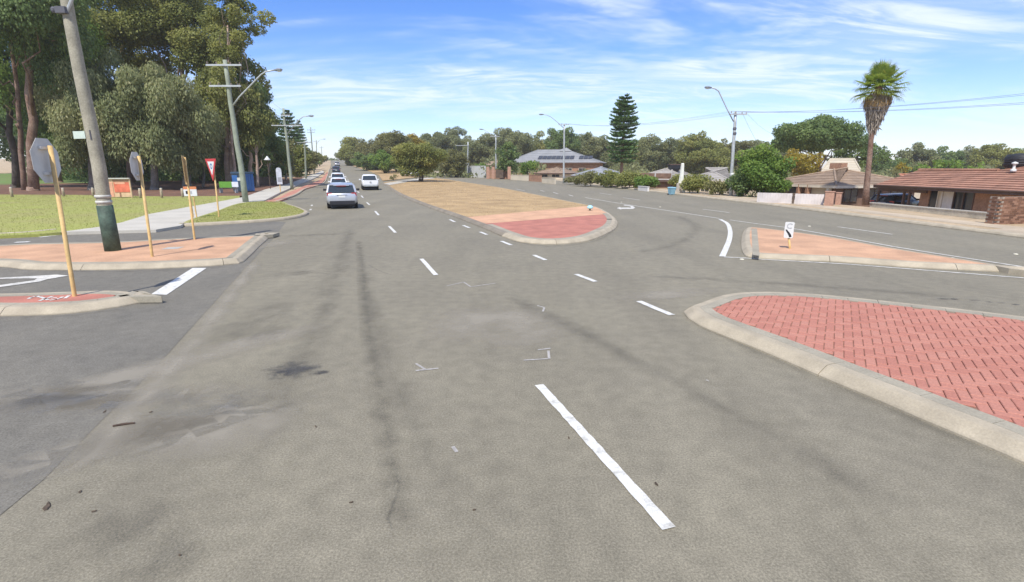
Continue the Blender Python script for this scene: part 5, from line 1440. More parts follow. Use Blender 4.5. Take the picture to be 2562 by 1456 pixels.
MB().prism([(-.18, z0 + .25), (.18, z0 + .25), (.18, z0 + .7), (-.18, z0 + .7)], .01, Matrix.Translation((0, -.092, 0)) @ Matrix.Rotation(math.pi / 2, 4, 'X')).build('notice', 'sign_faded', root)
b = GP(677, 60); Y = b.y; root = empty('park_lamp', b, 'white conical lamp on a thin post among the trees', 'lamp post')
z1 = ZT(Y, 398) - b.z
MB().tube([(0, 0, -.1), (0, 0, z1)], .04, 8).build('post', 'fence_timber', root)
MB().lathe([(.34, -.12), (.36, -.06), (.20, .10), (.08, .28), (.02, .34)], 14, Matrix.Translation((0, 0, z1))).build('shade', 'sign_white', root, True)

# sticks and leaf litter on the road
p0, p1_ = U(283, 1069), U(338, 1061)
o = MB().tube([(0, 0, .015), tuple((p1_ - p0) * .5 + Vector((0, .004, .017))), tuple(p1_ - p0 + Vector((0, 0, .014)))], [.010, .012, .008], 6).build('stick', 'stick_brown', None, loc=p0); tag(o, 'dark brown stick lying on the asphalt', 'stick')
lit = [(262, 1031, .04, 'dead leaf scrap beyond the left end of the dark stick'), (378, 1032, .03, 'dead leaf scrap beyond the right end of the dark stick'), (118, 1268, .075, 'largest curled dead leaf, near the left edge of the road'), (200, 1232, .03, 'dead leaf scrap just beyond the largest curled leaf'), (238, 1280, .025, 'dead leaf scrap right of the largest curled leaf'), (1642, 1212, .035, 'dead leaf scrap right of the long white lane dash'), (1423, 1097, .03, 'dead leaf scrap left of the long white lane dash'), (1186, 1277, .028, 'dead leaf scrap between the dark seam and the long lane dash'), (880, 1258, .025, 'dead leaf scrap just left of the dark seam'), (790, 1068, .03, 'dead leaf scrap on the near side of the tar stain'), (450, 1390, .02, 'dead leaf scrap lowest in the left of the road'), (1770, 953, .03, 'pale scrap on the asphalt below the near island kerb')]
for i, (px, py, s, lb) in enumerate(lit):
    s *= .6; p = U(px, py); r_ = random.Random(i); mb = MB(); n = 7
    top = []; lo = []
    for k in range(n):
        a = 6.283 * k / n; q = s * r_.uniform(.5, 1.1)
        lo.append((math.cos(a) * q * 1.5, math.sin(a) * q * .6, .002)); top.append((math.cos(a) * q * 1.2, math.sin(a) * q * .45, .005 + r_.uniform(0, .006)))
    mb.loft([lo, top]); o = mb.build('leaf_scrap', 'leaf_litter' if i != 11 else 'chalk', None, loc=(p.x, p.y, p.z + .003), rz=r_.uniform(0, 3)); tag(o, lb, 'leaf', 'leaf scraps scattered on the road')
# ------------------------------------------------------------------ houses, walls and fences
def quad_course(a, b, c, d, lift, drop):
    """a strip of roof tiles between eave-side a-b and upper side d-c, its lower edge standing proud"""
    n = (b - a).cross(d - a).normalized()
    if n.z < 0: n = -n
    A_, B_ = a + n * lift, b + n * lift
    return MB().add([A_, B_, c + n * .004, d + n * .004, a - n * drop, b - n * drop], [(0, 1, 2, 3), (4, 5, 1, 0)])
def roof_face(eL, eR, rR, rL, n, mat, parent, lift=.05, name='tile_course'):
    for k in range(n):
        f0, f1 = k / n, (k + 1) / n
        a, b = eL.lerp(rL, f0), eR.lerp(rR, f0); c, d = eR.lerp(rR, f1), eL.lerp(rL, f1)
        quad_course(a, b, c, d, lift, .03).build(name, mat, parent, fix=False)
def window(parent, c, w, h, nrm, frame='fascia_cream', glass='window_dark', bars=1):
    fm = frame_mat(c, nrm)
    fr = MB()
    for s in (-1, 1):
        fr.box((s * (w / 2 - .03), 0, .02), (.06, h, .06), 0, fm); fr.box((0, s * (h / 2 - .03), .02), (w - .12, .06, .06), 0, fm)
    for i in range(1, bars + 1): fr.box((-w / 2 + w * i / (bars + 1), 0, .02), (.04, h - .12, .05), 0, fm)
    f = fr.build('window', frame, parent)
    MB().box((0, 0, .005), (w - .1, h - .1, .012), 0, fm).build('pane', glass, f)
def house(name, label, px0, px1, t0, t1, ye, yr, depth, roofm, wallm, fascm='fascia_cream', courses=7, hipL=.9, hipR=.9, wins=3, over=.5, floor=None, cat='house'):
    a, b = GP(px0, t0), GP(px1, t1)
    z0 = min(a.z, b.z) - .1 if floor is None else floor
    ze = ZT((a.y + b.y) / 2, ye)
    d = Vector((b.x - a.x, b.y - a.y, 0)); L = d.length; d.normalize(); n = Vector((d.y, -d.x, 0))      # n: front normal, to the viewer
    if n.y > 0: n = -n
    zr = ZT((a.y + b.y) / 2 - n.y * depth / 2, yr)
    root = empty(name, (a.x, a.y, z0), label, cat)
    O = Vector((0, 0, 0)); ez, rz_ = ze - z0, zr - z0
    fl, fr_ = O - n * over, d * L - n * over; bl, br = O - n * (depth - over), d * L - n * (depth - over)
    wl_ = [p + d * (over if i in (0, 3) else -over) for i, p in enumerate((fl, fr_, br, bl))]
    mb = MB(); mb.loft([[p + Vector((0, 0, -1.2)) for p in wl_], [p + Vector((0, 0, ez - .02)) for p in wl_]]); mb.build('wall', wallm, root)
    up = Vector((0, 0, 1))
    eFL, eFR, eBR, eBL = O + up * ez, d * L + up * ez, d * L - n * depth + up * ez, -n * depth + up * ez
    rL, rR = d * (depth / 2 * hipL) - n * depth / 2 + up * rz_, d * (L - depth / 2 * hipR) - n * depth / 2 + up * rz_
    rf = MB().add([eFL, eFR, eBR, eBL, rL, rR], [(0, 1, 5, 4), (2, 3, 4, 5), (1, 2, 5), (3, 0, 4), (3, 2, 1, 0)]).build('roof', roofm, root)
    roof_face(eFL, eFR, rR, rL, courses, roofm, rf); roof_face(eFR, eBR, rR, rR, courses, roofm, rf); roof_face(eBL, eFL, rL, rL, courses, roofm, rf)
    for p, q in ((rL, rR), (eFL, rL), (eFR, rR), (eBR, rR), (eBL, rL)):
        MB().tube([p + up * .05, q + up * .05], .09, 6).build('ridge_cap', roofm, rf)
    for p, q in ((eFL, eFR), (eFR, eBR), (eBL, eFL)):
        m = (p + q) / 2; w = (q - p)
        MB().box((0, 0, 0), (w.length + .04, .22, .05), 0, frame_mat(m - up * .09, Vector((w.y, -w.x, 0)))).build('fascia', fascm, root)
    for i in range(wins):
        f = (i + .6) / wins * .9
        window(root, fl + d * (over + (L - 2 * over) * f) + n * .03 + up * max(.9, ez * .52), min(1.7, (L - 1) / wins * .6), min(1.2, ez * .45), n)
    return root, dict(d=d, n=n, L=L, eFL=eFL, eFR=eFR, rL=rL, rR=rR, z0=z0)
h5, g5 = house('large_building', 'long two storey building under a slate grey hip roof with solar panels', 1262, 1500, 128, 122, 407, 375, 15, 'roof_slate', 'wall_brick', 'fascia_brown', 7, .9, 1.25, 6, .8, cat='building')
up = Vector((0, 0, 1))
nn = (g5['eFR'] - g5['eFL']).cross(g5['rL'] - g5['eFL']).normalized(); nn = nn if nn.z > 0 else -nn
for i in range(12):
    f = .34 + .048 * i
    a = g5['eFL'].lerp(g5['eFR'], f); b = g5['rL'].lerp(g5['rR'], f * 1.05 - .1)
    if i == 8: continue
    p = a.lerp(a + (g5['rL'] - g5['eFL']).project(Vector((0, 0, 1))) * 0 + (g5['rL'] - g5['eFL'] - g5['d'] * (g5['rL'] - g5['eFL']).dot(g5['d'])), .24)
    q = a.lerp(a + (g5['rL'] - g5['eFL'] - g5['d'] * (g5['rL'] - g5['eFL']).dot(g5['d'])), .48)
    w = g5['d'] * 1.02
    MB().loft([[p + nn * .10, p + w + nn * .10, q + w + nn * .10, q + nn * .10], [p + nn * .15, p + w + nn * .15, q + w + nn * .15, q + nn * .15]]).build('solar_panel', 'solar', h5)
gx = g5['rR']
MB().add([gx + g5['d'] * -1.6 + up * .1, gx + g5['d'] * 1.6 + up * -.35 + g5['n'] * 1.2, gx + up * .55 + g5['n'] * .3, gx + g5['d'] * -1.6 + g5['n'] * 1.2 - up * .35], [(0, 2, 3), (3, 2, 1), (0, 1, 2), (0, 3, 1)]).build('roof_vent', 'roof_slate', h5)
house('house', 'low house with a blue grey metal roof in front of the slate roofed building', 1428, 1528, 92, 88, 440, 418, 9, 'roof_blue', 'wall_brown', 'fascia_brown', 5, .9, .9, 3)
house('house', 'small house with a brown roof left of the blue grey metal roof', 1336, 1412, 104, 101, 433, 419, 8, 'roof_taupe', 'wall_cream', 'fascia_brown', 5, .9, .9, 2)
house('house', 'small brown roofed house beside the dark blue green tree', 1198, 1262, 134, 131, 413, 396, 9, 'roof_taupe', 'wall_brown', 'fascia_brown', 5, .9, .9, 2)
h3, g3 = house('house', 'house with a pale grey tiled roof and brown garage doors', 1570, 1676, 65, 61, 450, 420, 8, 'roof_grey', 'wall_brown', 'fascia_brown', 8, .9, .5, 0)
for i in range(2): 
    c = g3['d'] * (g3['L'] - 3.4 + 2.2 * i) - g3['n'] * .44 + up * 1.0
    dr = MB().box((0, 0, 0), (2.0, 2.0, .05), 0, frame_mat(c, g3['n'])).build('garage_door', 'wall_brown', h3)
    for k in range(4): MB().box((0, -.75 + .5 * k, .03), (1.96, .46, .03), 0, frame_mat(c, g3['n'])).build('door_panel', 'wall_brown', dr)
h4, g4 = house('house', 'house with a taupe tiled hip roof behind the white pillar', 1700, 1826, 60, 57, 452, 421, 9, 'roof_grey', 'wall_cream', 'fascia_cream', 8, .9, .9, 3)
# rooftop cooler between those two houses
b = PT(1686, 428, 66); root = empty('roof_cooler', (b.x, b.y, b.z - .1), 'black tapered cooler box on the pale grey roof', 'cooler')
MB().loft([[(-.25, -.25, -.15), (.25, -.25, -.15), (.25, .25, -.15), (-.25, .25, -.15)], [(-.55, -.5, .32), (.55, -.5, .32), (.55, .5, .32), (-.55, .5, .32)], [(-.62, -.55, .40), (.62, -.55, .40), (.62, .55, .40), (-.62, .55, .40)], [(-.62, -.55, .85), (.62, -.55, .85), (.62, .55, .85), (-.62, .55, .85)]]).build('body', 'cooler_black', root)
MB().box((0, 0, .90), (1.3, 1.15, .10)).build('lid', 'fascia_brown', root)
for i in range(4): MB().box((0, -.56, .48 + .09 * i), (1.1, .02, .05)).build('louvre', 'car_trim', root)
for sx in (-1, 1): MB().box((sx * .2, 0, -.5), (.06, .3, .8)).build('leg', 'car_trim', root)
# the house with the cream fascia
h2, g2 = house('house', 'house with a taupe tiled hip roof and a long cream fascia behind the white fence', 1905, 2084, 50, 42.5, 461.5, 421, 10, 'roof_taupe', 'wall_brown', 'fascia_cream', 11, .9, 1.0, 0)
d2, n2, L2 = g2['d'], g2['n'], g2['L']
for f in (.52, .64, .90):
    p = d2 * (L2 * f) - n2 * .15; MB().box((p.x, p.y, .9), (.32, .32, 2.2), 0).build('pier', 'wall_brick' if f < .8 else 'wall_cream', h2)
for f, w, m in ((.74, 1.4, 'wall_cream'), (.42, 1.2, 'window_dark')):
    c = d2 * (L2 * f) - n2 * .46 + up * 1.0; MB().box((0, 0, 0), (w, 1.7, .06), 0, frame_mat(c, n2)).build('wall_panel', m, h2)
e = (g2['eFR'] + (g2['eFR'] - d2 * 0)) / 2
for i in range(3):
    c = d2 * (L2 - .46) - n2 * (2.2 + 2.6 * i) + up * 1.15; window(h2, c, 1.5, 1.1, d2, 'fascia_brown')
c = g2['rL'].lerp(g2['rR'], .68) + up * .1
MB().box((c.x, c.y, c.z + .10), (1.25, .7, .55), math.atan2(d2.y, d2.x)).build('chimney', 'wall_brick', h2)
house('house', 'cream roofed house rising behind the cream fascia house', 2046, 2140, 64, 62, 425, 398, 7, 'roof_cream', 'wall_cream', 'fascia_cream', 6, .2, .2, 0)
house('house', 'house with a small terracotta roof between the palm and the brick house', 2212, 2268, 60, 58, 455, 437, 6, 'roof_terracotta', 'wall_cream', 'fascia_cream', 5, .4, .9, 0)
# the brick house on the right: one long slope towards the road, carport at its left end
XF, PIT = 27.8, .34
def HY(px, X, z=0.0): return (X * FOC / (px - PX) - (CAM_H - z) * sn) / cs
yL, yR = HY(2193, XF, 1.27), 14.0
zE, zF = 1.27, -0.98
b1 = Vector((XF, yL, zF)); h1 = empty('brick_house', b1, 'long brick house under a red brown tiled roof with a carport at its left end', 'house')
def W(x, y, z): return Vector((x, y, z)) - b1
rf = MB().add([W(XF, yL, zE), W(XF, yR, zE), W(XF + 3.1, yR, zE + 3.1 * PIT), W(XF + 3.1, yL, zE + 3.1 * PIT), W(XF + 6.4, yL, zE), W(XF + 6.4, yR, zE)], [(0, 1, 2, 3), (3, 2, 5, 4), (0, 3, 4), (4, 5, 1, 0)]).build('roof', 'roof_brown', h1)
nc = 9
for k in range(nc):
    x0, x1 = XF - .1 + 3.2 * k / nc, XF - .1 + 3.2 * (k + 1) / nc
    quad_course(W(x0, yL + .1, zE + (x0 - XF) * PIT), W(x0, yR, zE + (x0 - XF) * PIT), W(x1, yR, zE + (x1 - XF) * PIT), W(x1, yL + .1, zE + (x1 - XF) * PIT), .05, .03).build('tile_course', 'roof_brown', rf, fix=False)
yS = 32.6
rf2 = MB().add([W(XF + 2.9, yS + 1.2, zE + 2.9 * PIT), W(XF + 2.9, yR, zE + 2.9 * PIT), W(XF + 4.9, yR, zE + 4.9 * PIT), W(XF + 4.9, yS - .8, zE + 4.9 * PIT), W(XF + 9, yS + 1.2, zE), W(XF + 9, yR, zE)], [(0, 1, 2, 3), (3, 2, 5, 4), (0, 3, 4)]).build('upper_roof', 'roof_brown', h1)
for k in range(6):
    x0, x1 = XF + 3.1 + 1.8 * k / 6, XF + 3.1 + 1.8 * (k + 1) / 6
    e0, e1 = yS + 1.0 - 1.8 * k / 6, yS + 1.0 - 1.8 * (k + 1) / 6
    quad_course(W(x0, e0, zE + (x0 - XF) * PIT), W(x0, yR, zE + (x0 - XF) * PIT), W(x1, yR, zE + (x1 - XF) * PIT), W(x1, e1, zE + (x1 - XF) * PIT), .05, .03).build('tile_course', 'roof_brown', rf2, fix=False)
MB().tube([W(XF + 3.1, yL + .1, zE + 3.1 * PIT + .05), W(XF + 3.1, yS + .8, zE + 3.1 * PIT + .05)], .10, 7).build('ridge_cap', 'roof_brown', rf)
MB().tube([W(XF + 4.9, yS - .8, zE + 4.9 * PIT + .05), W(XF + 4.9, yR, zE + 4.9 * PIT + .05)], .10, 7).build('ridge_cap', 'roof_brown', rf2)
MB().box(tuple(W(XF - .13, (yL + yR) / 2, zE - .10)), (.05, yL - yR + .2, .24)).build('fascia', 'fascia_brown', h1)
MB().tube([W(XF - .2, yL, zE - .02), W(XF - .2, yR, zE - .02)], .06, 6).build('gutter', 'fascia_brown', h1)
MB().box(tuple(W(XF + .35, (yL + HY(2300, XF)) / 2, zE - .33)), (.12, yL - HY(2300, XF), .22)).build('beam', 'fascia_brown', h1)
XW = XF + .75
def wall_piece(p0, p1, m, z0=zF - .3, z1=zE + .05, X=XW, th=.2, name='wall'):
    y0, y1 = HY(p0, X), HY(p1, X); MB().box(tuple(W(X + th / 2, (y0 + y1) / 2, (z0 + z1) / 2)), (th, y0 - y1, z1 - z0)).build(name, m, h1)
wall_piece(2299, 2321, 'wall_brick'); wall_piece(2343, 2355, 'wall_cream'); wall_piece(2355, 2382, 'wall_white', name='wall_panel'); wall_piece(2431, 2482, 'wall_brick'); wall_piece(2482, 2760, 'wall_brick')
wall_piece(2321, 2343, 'window_dark', X=XW + .06, name='door'); wall_piece(2382, 2431, 'window_dark', X=XW + .06, name='sliding_glass')
y0, y1 = HY(2382, XW), HY(2431, XW)
for f in (0, .5, 1): MB().box(tuple(W(XW, y0 + (y1 - y0) * f, (zF + zE) / 2)), (.08, .07, zE - zF)).build('door_frame', 'fascia_brown', h1)
MB().box(tuple(W(XW, HY(2343, XW), (zF + zE) / 2)), (.10, .08, zE - zF)).build('door_frame', 'fascia_cream', h1)
MB().box(tuple(W(XF + 5.6, (yL + HY(2299, XW)) / 2 - .6, .1)), (.2, yL - HY(2299, XW) + 1.5, 2.6)).build('wall', 'wall_white', h1)
MB().box(tuple(W(XF + 3.2, HY(2299, XW) + .0, 0)), (4.8, .2, 2.4)).build('wall', 'wall_brick', h1)
for px in (2195, 2258, 2272): MB().box(tuple(W(XF + .35, HY(px, XF + .35), 0.05)), (.13, .13, 2.5)).build('carport_post', 'fascia_brown', h1)
for px in (2352,): MB().box(tuple(W(XF + .2, HY(px, XF + .2), 0.05)), (.09, .09, 2.4)).build('verandah_post', 'fascia_cream', h1)
b = PT(2556, 398, 33.2); root = empty('roof_tank', (b.x, b.y, b.z - .45), 'black rounded cooler on the ridge of the brick house', 'cooler')
MB().lathe([(.5, -.5), (.58, -.1), (.78, 0), (.80, .55), (.70, .72), (.2, .8)], 18).build('body', 'cooler_black', root, True)
for i in range(3): MB().lathe([(.80, .12 + .14 * i), (.82, .15 + .14 * i), (.80, .18 + .14 * i)], 18).build('rib', 'car_trim', root)
b = PT(2536, 424, 32.0); root = empty('roof_vent_pipe', b, 'white capped vent pipe on the tiled roof beside the black cooler', 'vent pipe')
MB().lathe([(.16, -.12), (.14, 0), (.07, .04), (.07, .30), (.15, .32), (.16, .40), (.02, .46)], 10).build('pipe', 'sign_white', root, True)
# low block wall and brick pier wall in front
def block_wall(name, label, a, b, h, bl, bh, th, mat, cat='wall', gap=.008, jitter=.0, cap=None, z=0.0, tint=False, backing='mortar', ramp=None):
    a, b = Vector(a), Vector(b); d = Vector((b.x - a.x, b.y - a.y, 0)); L = d.length; d.normalize(); ang = math.atan2(d.y, d.x)
    root = empty(name, a, label, cat); nv = Vector((d.y, -d.x, 0))
    mbb = MB(); hm = lambda s: h
    mbb.box((d.x * L / 2 , d.y * L / 2, h / 2 - .15), (L - .02, th - .02, h + .28), ang); mbb.build('core', backing, root)
    rows, k = max(1, int(round(h / bh))), 0
    meshes = []
    for i in range(6):
        mb = MB(); x, y, zz = (bl - gap) / 2, th / 2, (bh - gap) / 2; c = .004
        mb.box((0, 0, 0), (2 * x, 2 * y, 2 * zz)); me = mb.mesh('brick', mat)
        if tint: tint_all(me, [i / 5] * len(me.vertices))
        meshes.append(me)
    for r in range(rows):
        n = int(L / bl); o0 = (bl / 2 if r % 2 else 0)
        for i in range(n + 1):
            x = i * bl + o0 + bl / 2
            if x + bl / 2 > L + .12 or x - bl / 2 < -.01: continue
            o = bpy.data.objects.new('brick' if tint else 'block', random.choice(meshes)); C.objects.link(o); o.parent = root
            p = d * x + Vector((0, 0, bh * (r + .5)))
            g = H(a.x + p.x, a.y + p.y) - H(a.x, a.y)
            o.location = p + nv * random.uniform(-jitter, jitter); o.rotation_euler = (0, 0, ang)
    if cap: MB().box((d.x * L / 2, d.y * L / 2, h + .03), (L + .04, th + .06, .06), ang).build('coping', cap, root)
    return root
zv = .12
a, b = Vector((23.3, 33.6, H(23.3, 33.6) + zv - .05)), Vector((23.9, 25.2, H(23.3, 33.6) + zv - .05))
block_wall('block_wall', 'low cream block wall in front of the brick house', a, b, .30, .39, .15, .19, 'block_wall', cap='concrete_path', jitter=.003)
p = U(2491, 561, .12); p2_ = U(2561, 556, .12); dd = Vector((.975, .22, 0)).normalized()
hb = ZT(p.y, 492) - (p.z + .1)
br = block_wall('brick_wall', 'brown brick wall with a corner pier at the right edge', Vector((p.x, p.y, p.z + .1)), Vector((p.x, p.y, p.z + .1)) + dd * 3.3, hb, .24, .085, .11, 'brown_brick', jitter=.003, tint=True)
pp = block_wall('brick_wall', 'side return of the brown brick wall beside the block wall', Vector((p.x - .06, p.y + .42, p.z + .1)), Vector((p.x - .06, p.y + .03, p.z + .1)), hb, .24, .085, .11, 'brown_brick', jitter=.003, tint=True)
# white fence with pink pier
a, b = U(1893, 506, .12), U(2059, 512.5, .12); a.z += .08; b.z = a.z; d = b - a; L = d.length; d.normalize(); ang = math.atan2(d.y, d.x)
root = empty('white_fence', a, 'low white panel fence in front of the cream fascia house', 'fence')
hf = ZT((a.y + b.y) / 2, 483.6) - a.z; n = 24
for i in range(n):
    if i == 13: continue
    p = d * (L * (i + .5) / n); MB().box((p.x, p.y, hf / 2), (L / n - .006, .05, hf - random.uniform(0, .03)), ang).build('panel', 'fence_white', root)
p = d * (L * 13.5 / n); MB().box((p.x, p.y, hf / 2), (.10, .09, hf + .04), ang).build('post', 'fence_timber', root)
for z in (.2, hf - .15): MB().tube([Vector((0, 0, z)) + Vector((-d.y, d.x, 0)) * .05, d * L + Vector((0, 0, z)) + Vector((-d.y, d.x, 0)) * .05], .035, 4).build('rail', 'fence_white', root)
b = U(2073, 514, .12); root = empty('brick_pier', b, 'pinkish brick pier at the right end of the white fence', 'pier', ang)
MB().box((0, 0, .47), (.50, .36, 1.05)).build('shaft', 'pier_pink', root); MB().box((.0, 0, 1.01), (.56, .42, .06)).build('cap', 'pier_pink', root)
b = U(2096, 512, .12); root = empty('brick_pier', b, 'second pinkish pier beside the dusty pink bush', 'pier', ang)
MB().box((0, 0, .42), (.30, .36, .95)).build('shaft', 'pier_pink', root); MB().box((.0, 0, .91), (.36, .42, .05)).build('cap', 'pier_pink', root)
# fences and gate piers across the far carriageway
def low_wall(name, label, p0, p1, top, mat, cat='wall', th=.2, n=None, gapm=None):
    a, b = U(*p0, .1), U(*p1, .1); a.z += .05; d = b - a; L = math.hypot(d.x, d.y); ang = math.atan2(d.y, d.x)
    root = empty(name, a, label, cat); h = ZT((a.y + b.y) / 2, top) - a.z
    n = n or max(1, int(L / 1.5)); d = Vector((d.x, d.y, 0)).normalized()
    for i in range(n):
        p = d * (L * (i + .5) / n); MB().box((p.x, p.y, h / 2 - .2), (L / n - .02, th, h + .4), ang).build('panel', mat, root)
    MB().box((d.x * L / 2, d.y * L / 2, h + .02), (L + .05, th + .08, .06), ang).build('coping', mat, root)
    return root
low_wall('metal_fence', 'grey metal panel fence beyond the far carriageway', (1171, 442), (1216, 443.5), 415, 'fence_grey', 'fence', .06)
r_ = low_wall('gate_wall', 'brick gateway with orange piers and a dark gate beside a lamp pole', (1219, 444.5), (1275, 447), 424, 'wall_brick', 'gateway', .3, 3)
for (px, py) in ((1221, 446), (1234, 446.5), (1274, 448)):
    p = U(px, py, .1) - r_.location; MB().box((p.x, p.y, 1.1), (.62, .5, 2.4)).build('pier', 'pier_pink', r_)
p = U(1250, 447, .1) - r_.location; MB().box((p.x, p.y - .2, .9), (1.5, .08, 1.6)).build('gate', 'fence_timber', r_)
low_wall('garden_wall', 'low cream wall right of the brick gateway', (1277, 448), (1322, 451), 438, 'wall_cream')
low_wall('garden_wall', 'low brick wall between the cream walls', (1324, 451.5), (1354, 454), 438, 'wall_brick')
low_wall('garden_wall', 'low cream wall beside the lamp pole of the slate roofed building', (1357, 456), (1389, 459), 446, 'wall_cream')
low_wall('garden_wall', 'long low cream wall behind the spreading median tree', (1066, 434), (1124, 437.5), 428, 'wall_cream')
low_wall('garden_wall', 'low white wall left of the brown garage doors', (1598, 474), (1622, 476.5), 467, 'wall_white')

# ------------------------------------------------------------------ vehicles
def wheel(parent, x, y, r=.33, w=.22):
    s = 1 if x > 0 else -1
    mt = Matrix.Translation((x, y, r)) @ Matrix.Rotation(math.pi / 2 * s, 4, 'Y')
    tb = MB().lathe([(r * .62, -w / 2), (r * .93, -w / 2), (r, -w * .36), (r, w * .36), (r * .93, w / 2), (r * .62, w / 2)], 20, mt).build('wheel', 'tyre', parent, True)
    MB().lathe([(.05, w * .45), (r * .3, w * .40), (r * .5, w * .30), (r * .64, w * .46)], 14, mt).build('rim', 'rim', tb, True)
def car(name, label, loc, yaw, paint, L=4.5, Wd=1.84, Ht=1.55, kind='wagon', plate='plate_white', cat='car'):
    root = empty(name, loc, label, cat, yaw, 'cars and pickups on the road' if cat != 'parked car' else 'parked cars')
    w, k = Wd / 2, Ht / 1.6
    belt = (1.04 if kind != 'ute' else 1.02) * k
    def ring(y, f, zb, zt):
        hw = w * f
        return [(hw * .84, y, zb), (hw * .97, y, zb + .10), (hw, y, zb + (zt - zb) * .45), (hw * .985, y, zt - .10), (hw * .93, y, zt), (-hw * .93, y, zt), (-hw * .985, y, zt - .10), (-hw, y, zb + (zt - zb) * .45), (-hw * .97, y, zb + .10), (-hw * .84, y, zb)]
    st = [(-.5, .80, .44, belt * .80), (-.495, .90, .40, belt * .90), (-.475, .965, .34, belt * .97), (-.42, 1, .28, belt), (-.1, 1, .25, belt), (.17, 1, .25, belt * .99), (.30, .99, .26, belt * .93), (.42, .95, .29, belt * .84), (.475, .88, .34, belt * .74), (.5, .76, .42, belt * .62)]
    if kind == 'ute': st = [(-.5, .93, .48, belt), (-.49, .97, .46, belt + .02), (-.42, 1, .42, belt + .02), (-.1, 1, .36, belt), (.17, 1, .34, belt)] + st[6:]
    MB().loft([ring(y * L, f, zb, zt) for y, f, zb, zt in st]).build('body', paint, root, True)
    # glasshouse
    cab = {'wagon': [(-.485, .90, .985), (-.435, .80, 1.40), (-.37, .77, 1.525), (0, .77, 1.575), (.08, .77, 1.54), (.27, .88, 1.0)],
           'suv': [(-.485, .90, 1.0), (-.455, .80, 1.42), (-.40, .77, 1.545), (0, .78, 1.59), (.10, .78, 1.55), (.26, .88, 1.02)],
           'sedan': [(-.40, .88, 1.0), (-.24, .76, 1.48), (-.16, .74, 1.54), (.02, .74, 1.57), (.08, .74, 1.53), (.27, .86, 1.0)],
           'ute': [(-.12, .86, 1.0), (-.105, .80, 1.42), (-.08, .77, 1.54), (.06, .77, 1.59), (.12, .77, 1.55), (.26, .86, 1.02)]}[kind]
    b0 = belt - .03
    def cr(y, f, z, inset=0.0):
        hb = w * (.93 if z * k > belt + .05 else f) - .01 - inset; hr = w * f - inset
        return [(hb, y * L, b0), (hr + (hb - hr) * .12, y * L, b0 + (z * k - b0) * .88), (hr * .93, y * L, z * k), (-hr * .93, y * L, z * k), (-hr - (hb - hr) * .12, y * L, b0 + (z * k - b0) * .88), (-hb, y * L, b0)]
    MB().loft([cr(y, f, max(z, (b0 + .02) / k)) for y, f, z in cab]).build('windows', 'car_glass', root, False)
    ro = [c for c in cab[1:-1]]
    rr = []
    for y, f, z in [(ro[0][0] + .012, ro[0][1], ro[0][2] + (ro[1][2] - ro[0][2]) * .35)] + ro[1:] + [(ro[-1][0] + .012, ro[-1][1], ro[-1][2] - .02)]:
        hw = w * f + .012
        rr.append([(hw, y * L, z * k - .07), (hw * .93, y * L, z * k + .018), (0, y * L, z * k + .035), (-hw * .93, y * L, z * k + .018), (-hw, y * L, z * k - .07)])
    MB().loft(rr, closed=False, cap=False).build('roof', paint, root, True)
    for s in (-1, 1):
        for (ya, yb, rad) in ((cab[0][0], cab[1][0] + .008, .062 if kind != 'sedan' else .05), (cab[-1][0], cab[-2][0], .035), (-.14 if kind != 'ute' else .03, -.13 if kind != 'ute' else .03, .035)):
            za = belt - .02; zb = 1.47 * k
            if abs(ya + .14) < .05: zb = 1.52 * k
            MB().tube([(s * w * .915, ya * L, za), (s * w * .80, yb * L, zb)], rad, 6).build('pillar', paint, root)
        tl = {'wagon': (.30, .20, .92), 'suv': (.22, .28, .92), 'sedan': (.32, .17, .84), 'ute': (.14, .34, .80)}[kind]
        MB().box((s * (w * .90 - tl[0] / 2 + .04), -L * .478, tl[2] * k), (tl[0], .13, tl[1])).build('tail_light', 'tail_red', root)
        MB().loft([[(s * (w + .02), .17 * L, belt), (s * (w + .24), .165 * L, belt - .02), (s * (w + .24), .165 * L, belt + .13), (s * (w + .02), .17 * L, belt + .12)], [(s * (w + .02), .19 * L, belt + .01), (s * (w + .20), .195 * L, belt), (s * (w + .20), .195 * L, belt + .11), (s * (w + .02), .19 * L, belt + .10)]]).build('mirror', 'car_trim' if paint != 'car_white' else paint, root)
        MB().box((s * w * .78, L * .475, .68 * k), (.30, .12, .14)).build('headlight', 'lamp_glass', root)
        for yy in (-.30, .31): wheel(root, s * (w - .11), yy * L)
        for yy in (-.30, .31):
            arc = [(-.42 * math.cos(R(a)), .33 + .42 * math.sin(R(a))) for a in range(-10, 191, 20)]
            MB().prism(arc, .012, Matrix.Translation((s * (w + .001) - (.012 if s > 0 else 0), yy * L, 0)) @ Matrix(((0, 0, 1, 0), (1, 0, 0, 0), (0, 1, 0, 0), (0, 0, 0, 1)))).build('wheel_arch', 'car_trim', root)
    bz = {'wagon': .40, 'suv': .44, 'sedan': .40, 'ute': .50}[kind] * k
    MB().box((0, -L * .497, bz), (Wd * .80, .10, .22 if kind != 'ute' else .2)).build('bumper', 'car_trim' if kind != 'ute' else 'galv', root)
    MB().box((0, L * .45, bz - .02), (Wd * .7, .10, .2)).build('front_bumper', 'car_trim', root)
    MB().box((0, -.02 * L, .22), (Wd * .82, L * .86, .12)).build('underbody', 'car_trim', root)
    MB().box((0, -L * .5 - .012, (.78 if kind != 'ute' else .60) * k), (.40, .02, .12)).build('number_plate', plate, root)
    if kind in ('wagon', 'suv'):
        MB().box((0, cab[1][0] * L - .02, 1.45 * k), (Wd * .5, .10, .03)).build('spoiler', paint, root)
        MB().box((0, cab[1][0] * L - .07, 1.43 * k), (.55, .02, .035)).build('brake_light', 'tail_red', root)
        MB().box((0, -L * .502, .88 * k), (.62, .03, .05)).build('trim_strip', 'rim', root)
